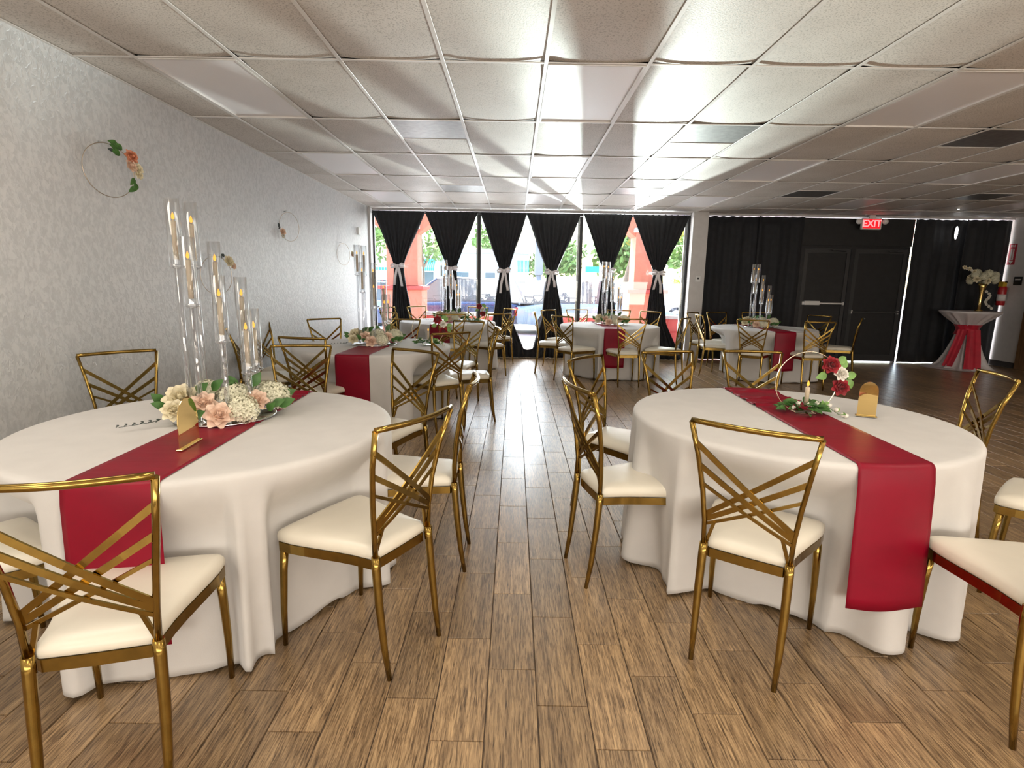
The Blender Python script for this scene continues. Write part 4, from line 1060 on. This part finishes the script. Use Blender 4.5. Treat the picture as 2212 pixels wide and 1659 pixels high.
# ------------------------------------------------------------------ drinks table with sash and vase
def cocktail():
    cx, cy = 8.10, 9.86; n = 96
    t = thing('cocktail_table', 'tall drinks table in white drape gathered at the waist', 'table', (cx, cy, 0))
    MB().lathe([(.001, 1.005), (.43, 1.005), (.44, 1.012), (.43, 1.02), (.001, 1.02)], 36).build('tabletop', M['white_plastic'], t)
    MB().tube([(0, 0, 0), (0, 0, 1.005)], .04, 12).build('pedestal', M['frame_line'], t)
    rnd = random.Random(2)
    prof = [(.001, 1.024, 0), (.30, 1.024, 0), (.438, 1.024, 0), (.448, 1.014, 0), (.425, .985, .02), (.345, .92, .05), (.25, .845, .07), (.17, .775, .08), (.135, .735, .08), (.13, .69, .08), (.15, .62, .08), (.185, .48, .10), (.24, .28, .12), (.31, .10, .14), (.38, .015, .16), (.46, .006, .18)]
    P = []
    for r, z, a in prof:
        P.append([((r*(1+a*(sin(13*th)+.5*sin(22*th+1))))*cos(th), (r*(1+a*(sin(13*th)+.5*sin(22*th+1))))*sin(th), z) for th in [2*pi*j/n for j in range(n)]])
    MB().grid(P, True, True).build('drape', M['sheer'], t)
    # sash: waist band, two hanging tails
    s = thing('red_sash', 'red sash tied round the waist of the drinks table', 'sash', (cx, cy, 0))
    B = []
    for z, r in ((.785, .20), (.76, .185), (.72, .165), (.68, .16), (.64, .175), (.61, .185)):
        B.append([((r+.008*sin(11*th+z*30))*cos(th), (r+.008*sin(11*th+z*30))*sin(th), z) for th in [2*pi*j/48 for j in range(48)]])
    MB().grid(B, True, True).build('waist_band', M['bsatin'], s)
    for (a0, a1, wtop, wbot, zb) in ((-100, -108, .10, .13, .03), (-150, -160, .07, .085, .05)):
        Q = []
        for i in range(12):
            q = i/11; z = .70-(.70-zb)*q; a = radians(a0+(a1-a0)*q); r = .185+.215*q**1.1; w = wtop+(wbot-wtop)*q; row = []
            for j in range(9):
                u = -1+j/4; row.append((r*cos(a)-u*w*sin(a)+.0, r*sin(a)+u*w*cos(a)-.012*cos(7*u), z))
            Q.append(row)
        MB().grid(Q, True).build('sash_tail', M['bsatin'], s)
    puddle = MB()
    Q = [[((.42+.22*v)*cos(a), (.42+.10*v)*sin(a), .006+.02*(1+sin(9*a))*.5*(1-v)) for a in [radians(150+100*k/20) for k in range(21)]] for v in (0, .25, .5, .75, 1)]
    MB().grid(Q, True).build('trailing_hem', M['sheer'], t)
    v = thing('flower_vase', 'tall gold trumpet vase of cream flowers on the drinks table', 'vase', (cx+.16, cy+.02, 1.025))
    MB().lathe([(.001, 0), (.06, .0), (.06, .01), (.03, .03), (.024, .15), (.03, .30), (.05, .42), (.07, .48), (.066, .48), (.045, .42), (.024, .30)], 24).build('vase_body', M['gold_bright'], v)
    rnd = random.Random(8)
    for k in range(17):
        z = 1-1.6*(k+.5)/17; q = sqrt(max(0, 1-z*z)); ph = k*2.4
        d = Vector((q*cos(ph), q*sin(ph), z)); p = Vector((-.02, 0, .57))+Vector((d.x*.19, d.y*.15, d.z*.10))
        put('hyd' if k % 3 else 'cream', 'hydrangea' if k % 3 else 'peony', v, p, d+Vector((0, -.3, .2)), ph, .95)
    for k in range(6):
        put('cream' if k % 2 else 'white', 'orchid', v, (-.17-.045*k, -.03, .66+.022*k-.02*(k > 3)), (-.3, -.8, .3), k, .62)
    MB().tube([(-.1, -.02, .6), (-.25, -.03, .70), (-.40, -.03, .75)], .003, 5).build('stem', M['leaf'], v)
    for k in range(9):
        put('white', 'orchid', v, (.03+.10*sin(k*.9)*.5+.012*k, -.06, .34-.036*k), (.1, -.9, .2), k, .8)
    b = MB().box(cx+.26, cx+.40, cy-.02, cy, 1.03, 1.25, .003).build('table_card', M['black_plastic']); tag(b, 'dark card with white orchids in front, on the drinks table', 'card')
    b.location = (0, .12, 0)
cocktail()

# ------------------------------------------------------------------ outdoors
struct(MB().box(-40, 60, 10.62, 13.6, -.15, -.03).build('pavement', M['concrete']))
struct(MB().box(-70, 90, 13.6, 130, -.2, -.06).build('ground', M['asphalt']))
def arcade():
    # columns
    for x0, x1, lab in ((-2.93, -2.22, 'column_left'), (2.73, 3.33, 'column_right')):
        c = struct(MB().box(x0, x1, 12.8, 13.4, 1.28, 2.62, .01).build('column', M['salmon']))
        MB().box(x0-.10, x1+.10, 12.70, 13.5, -.03, 1.19, .01).build('plinth', M['salmon'], c)
        MB().box(x0-.17, x1+.15, 12.62, 13.58, 1.19, 1.275, .012).build('ledge', M['salmon_red'], c)
        MB().box(x0-.06, x1+.06, 12.74, 13.46, 2.54, 2.64, .015).build('capital', M['white_paint'], c)
    # arches between columns, cut as flat-fronted spandrels with depth
    def arch(xa, xb, zs, rise, name):
        pts = [(xa, zs)]+[(xa+(xb-xa)*k/20, zs+rise*(1-(k/10-1)**2)) for k in range(21)]+[(xb, zs)]
        vs = []; fs = []; n = len(pts)
        for y in (12.85, 13.35):
            vs += [(x, y, z) for x, z in pts]+[(x, y, 3.90) for x, z in pts]
        for k in range(n-1):
            fs += [(k, k+1, n+k+1, n+k), (2*n+k+1, 2*n+k, 3*n+k, 3*n+k+1), (k+1, k, 2*n+k, 2*n+k+1)]
        struct(MB().add(vs, fs).build(name, M['salmon']))
    arch(-2.25, 2.76, 2.42, .95, 'beam'); arch(-8.0, -2.9, 2.42, .95, 'beam'); arch(3.30, 9.0, 2.42, .95, 'beam')
    struct(MB().box(-40, 60, 10.62, 12.9, 3.75, 3.90).build('roof_canopy', M['white_paint']))  # unseen roof slab added to keep direct sun out of the hall
    for a, b in ((-12, -2.2), (-2.2, -.45), (2.2, 2.7)):
        pass
    for k, (a, b) in enumerate(((-2.2, -.30), (.95, 2.66), (3.4, 7.0))):
        w = struct(MB().box(a, b, 12.95, 13.2, -.03, .60, .01).build('partition_wall', M['salmon_red']))
        MB().box(a-.02, b+.02, 12.90, 13.25, .60, .68, .01).build('coping', M['white_paint'], w)
arcade()

def car(x, y, rz, L_, W_, H_, paint, label, hatch=True):
    """simple but complete car: lofted body, cabin, windows, lamps, wheels; nose along +x"""
    t = thing('car', label, 'car', (x, y, -.06), rz, 'parked cars beyond the windows')
    hw = W_/2; bel = H_*.58
    st = [(-L_/2, .42, .30, .80), (-L_/2+.08, .30, .34, .95), (-L_*.30, .26, .40, 1.0), (0, .24, .38, 1.0), (L_*.28, .26, .36, 1.0), (L_/2-.25, .28, .30, .95), (L_/2-.03, .40, .14, .82)]
    P = []
    for sx, zb, dz, wf in st:
        zt_ = bel-.10*(sx > L_*.2)*(sx/L_)*2-(.0 if sx < L_*.38 else .12)
        if abs(sx) > L_/2-.1: zt_ -= .10
        w = hw*wf
        P.append([(sx, -w*.92, zb), (sx, -w, zb+.18), (sx, -w, zt_-.12), (sx, -w*.94, zt_), (sx, 0, zt_+.03), (sx, w*.94, zt_), (sx, w, zt_-.12), (sx, w, zb+.18), (sx, w*.92, zb)])
    mb = MB().grid(P, True); n = 9
    mb.f += [tuple(range(n)), tuple(reversed(range(6*n, 7*n)))]; mb.smooth += [False, False]
    mb.build('body', paint, t)
    back = -L_/2+.10 if hatch else -L_*.28
    cab = [(back, bel-.03, .90), (back+.30 if hatch else back+.45, H_-.06, .76), (-.1, H_, .76), (L_*.08, H_-.03, .76), (L_*.28, bel-.05, .88)]
    Q = []
    for sx, z, wf in cab: Q.append([(sx, -hw*wf, z if z > bel else bel-.05), (sx, -hw*wf*.8, z+.01), (sx, hw*wf*.8, z+.01), (sx, hw*wf, z if z > bel else bel-.05)])
    roof = MB().grid([[(sx, -hw*wf, z), (sx, -hw*wf*.75, z+.03), (sx, hw*wf*.75, z+.03), (sx, hw*wf, z)] for sx, z, wf in cab[1:4]], True)
    for s in (-1, 1):
        roof.tube([(cab[0][0], s*hw*.90, bel-.04), (cab[1][0], s*hw*.76, H_-.06)], .035, 6); roof.tube([(cab[4][0], s*hw*.88, bel-.06), (cab[3][0], s*hw*.76, H_-.03)], .03, 6)
        roof.tube([(-.15, s*hw*.92, bel-.04), (-.18, s*hw*.765, H_)], .03, 6)
    roof.build('roof', paint, t)
    g = MB()
    for s in (-1, 1):
        g.add([(cab[0][0]+.04, s*hw*.895, bel-.03), (cab[1][0]+.02, s*hw*.765, H_-.05), (-.1, s*hw*.765, H_-.01), (L_*.08, s*hw*.765, H_-.04), (cab[4][0]-.02, s*hw*.885, bel-.05)], [(0, 1, 2, 3, 4)])
    g.build('side_window', M['car_glass'], t)
    g = MB(); g.add([(cab[0][0]+.01, -hw*.86, bel-.02), (cab[0][0]+.01, hw*.86, bel-.02), (cab[1][0], hw*.73, H_-.05), (cab[1][0], -hw*.73, H_-.05)], [(0, 1, 2, 3)]); g.build('rear_window', M['car_glass'], t)
    g = MB(); g.add([(cab[4][0], -hw*.84, bel-.04), (cab[4][0], hw*.84, bel-.04), (cab[3][0], hw*.73, H_-.03), (cab[3][0], -hw*.73, H_-.03)], [(0, 1, 2, 3)]); g.build('windscreen', M['car_glass'], t)
    for s in (-1, 1):
        MB().box(-L_/2-.015, -L_/2+.14, s*hw*.80-.10, s*hw*.80+.10, bel-.36, bel-.12, .02).build('tail_lamp', M['tail_red'], t)
        MB().box(L_/2-.20, L_/2-.03, s*hw*.70-.12, s*hw*.70+.12, bel-.42, bel-.28, .02).build('head_lamp', M['silver'], t)
        MB().box(L_*.22-.06, L_*.22+.06, s*(hw+.08)-.07, s*(hw+.08)+.07, bel-.08, bel+.05, .02).build('mirror', paint, t)
        for wx in (-L_*.30, L_*.31):
            w = MB().lathe([(.20, -.10), (.31, -.10), (.335, -.06), (.335, .06), (.31, .10), (.20, .10)], 24).xf(Matrix.Translation((wx, s*(hw-.10), .335)) @ Matrix.Rotation(pi/2, 4, 'X')).build('wheel', M['tyre'], t)
            MB().lathe([(.001, -.085), (.20, -.095), (.20, .095), (.001, .085)], 18).xf(Matrix.Translation((wx, s*(hw-.10), .335)) @ Matrix.Rotation(pi/2, 4, 'X')).build('rim', M['silver'], w)
    return t
car(-1.85, 16.3, radians(183), 4.5, 1.85, 1.55, M['paint_navy'], 'navy blue car seen through the second window gap')
car(-5.6, 18.6, radians(175), 4.4, 1.8, 1.42, M['paint_blue'], 'blue car beyond the column beside the stucco wall')
car(2.35, 16.4, radians(2), 4.7, 1.9, 1.52, M['paint_blue'], 'light blue car with red tail lamp filling the middle window gap')
car(.2, 22.6, radians(95), 4.6, 1.85, 1.5, M['paint_white'], 'white car parked behind the light blue one')
car(4.6, 21.2, radians(176), 4.6, 1.85, 1.48, M['paint_white'], 'white car behind the candelabra curtain gap')
car(8.4, 17.4, radians(-92), 4.9, 1.9, 1.65, M['paint_black'], 'black topped car seen beside the white pillar')
car(-7.5, 33.0, radians(3), 4.5, 1.8, 1.45, M['paint_red'], 'far red car by the pale shop')
car(1.8, 33.0, radians(3), 4.5, 1.8, 1.5, M['paint_black'], 'far dark car beyond the parked row')

def shop():
    t = thing('shop_building', 'pale mint shop with teal awnings across the car park', 'building', (0, 0, 0))
    MB().box(-7.4, 1.0, 40, 52, -.1, 3.35, .05).build('wall', M['mint'], t)
    MB().box(-7.6, 1.2, 39.8, 52.2, 3.35, 3.65, .05).build('parapet', M['white_paint'], t)
    def awn(x0, x1):
        m = MB(); n = 9
        for k in range(n):
            a, b = x0+(x1-x0)*k/n, x0+(x1-x0)*(k+1)/n
            m.add([(a+.02, 40.0, 2.9), (b-.02, 40.0, 2.9), (b-.02, 38.9, 2.25), (a+.02, 38.9, 2.25), (a+.02, 38.9, 2.05), (b-.02, 38.9, 2.05)], [(0, 1, 2, 3), (3, 2, 5, 4)])
        m.build('awning', M['teal'], t)
    awn(-6.8, -5.6); awn(0.1, 1.0); awn(-9.9, -8.0)
    for a, b in ((-6.7, -5.7), (-4.4, -3.2), (-2.2, -1.3)):
        w = MB().box(a, b, 39.95, 40.02, .3, 2.1, .02).build('window', M['white_plastic'], t); MB().box(a+.1, b-.1, 39.92, 39.95, .45, 2.0).build('pane', M['car_glass'], w)
    MB().box(-11, -7.4, 41, 52, -.1, 3.0, .05).build('wing_wall', M['mint'], t)
shop()

def tree(x, y, h, r, m, label, seed, n=900, leaf_s=.22, trunk=.14, lean=0.0):
    rnd = random.Random(seed); t = thing('tree', label, 'tree', (x, y, -.06), 0, 'trees beyond the car park')
    tr = MB(); top = h*.45
    tr.tube([(0, 0, 0), (lean*.4, 0, top*.5), (lean, .1, top)], [trunk, trunk*.8, trunk*.6], 8)
    hubs = []
    for k in range(9):
        a = 2.4*k; q = rnd.uniform(.25, .85); e = Vector((lean+r*q*cos(a), r*q*sin(a), top+(h-top)*rnd.uniform(.15, .85)))
        tr.tube([(lean, .1, top*.95), ((lean+e.x)/2, e.y/2, (top+e.z)/2+.1), e], [trunk*.45, trunk*.28, trunk*.1], 6); hubs.append(e)
    tr.build('trunk', M['bark'], t)
    f = MB()
    for k in range(n):
        c = rnd.choice(hubs); d = Vector((rnd.gauss(0, 1), rnd.gauss(0, 1), rnd.gauss(0, .75))); d = d.normalized()*(r*.42*rnd.random()**.45)
        p = c+d; a = Vector((rnd.gauss(0, 1), rnd.gauss(0, 1), rnd.gauss(0, 1))).normalized(); b = a.orthogonal().normalized(); s = leaf_s*rnd.uniform(.6, 1.3)
        f.add([p-a*s, p-b*s*.5, p+a*s, p+b*s*.5], [(0, 1, 2, 3)])
    stuff(f.build('foliage', m, t))
tree(-7.2, 27, 4.2, 1.6, M['tree_leaf'], 'small green tree beside the stucco wall window edge', 1, 700, .16, .09)
tree(-4.9, 30, 4.9, 1.3, M['tree_leaf'], 'slim green tree above the teal awning', 2, 500, .17, .10)
tree(-2.3, 57, 8.2, 2.6, M['tree_leaf'], 'dark green tree behind the pale shop roof', 3, 600, .3, .2)
tree(3.6, 50, 5.0, 2.6, M['tree_leaf'], 'green tree beyond the middle gap, next to the grey sign post', 4, 1300, .30, .2)
tree(5.2, 27, 7.6, 3.4, M['tree_yellow'], 'large yellow green tree over the fifth curtain gap', 5, 2600, .24, .22, .6)
tree(11.6, 54, 5.8, 4.8, M['tree_leaf'], 'broad green tree clump behind the yellow tree', 6, 2400, .42, .25)
tree(13.6, 38, 6.4, 3.4, M['tree_leaf'], 'green tree seen between column and pillar', 7, 1800, .34, .25)
def bush(x, y, h, label, seed, m, big=1.0):
    rnd = random.Random(seed); t = thing('palm_bush', label, 'bush', (x, y, -.06), 0, 'yellow green bushes outside'); f = MB()
    for k in range(46):
        a = rnd.uniform(0, 2*pi); q = rnd.uniform(.2, 1); l = h*big*rnd.uniform(.7, 1.1); w = .05*big
        p = [Vector((.1*q*cos(a), .1*q*sin(a), .05)), Vector((.3*q*l*cos(a), .3*q*l*sin(a), .65*l)), Vector((.75*q*l*cos(a), .75*q*l*sin(a), l*(1-.45*q)))]
        s = Vector((-sin(a), cos(a), 0))*w
        f.add([p[0]-s*.4, p[0]+s*.4, p[1]+s, p[1]-s, p[2]], [(0, 1, 2, 3), (3, 2, 4)])
    stuff(f.build('fronds', m, t)); MB().ball((0, 0, .08), (.16*big, .16*big, .14), 8, 5).build('crown_base', M['bark'], t)
bush(-2.1, 14.1, .80, 'bright yellow bush in front of the second window gap', 1, M['palm']); bush(-.75, 14.3, .74, 'bright yellow bush behind the red rose hoop', 2, M['palm'])
bush(1.55, 14.2, .72, 'yellow bush behind the middle mullion', 4, M['palm'])
bush(7.3, 24.0, 2.4, 'tall yellow green palm between the column and the pillar', 3, M['palm'], 1.0)
p = MB().tube([(0, 0, -.06), (0, 0, 1.7)], .13, 10).build('sign_post', M['pole_grey'], None, (1.02, 24, 0)); tag(p, 'grey sign post box standing in the car park', 'post')
MB().box(-.17, .17, -.17, .17, 1.7, 3.4, .02).build('post_box', M['pole_grey'], p)
p = MB().tube([(0, 0, -.06), (.0, 0, 5.2)], .10, 10).build('utility_pole', M['white_paint'], None, (5.05, 33, 0)); tag(p, 'pale utility pole beyond the fifth curtain gap', 'pole')
MB().box(-.9, .1, -.03, .03, 2.0, 2.35, .01).build('street_sign', M['teal'], p)
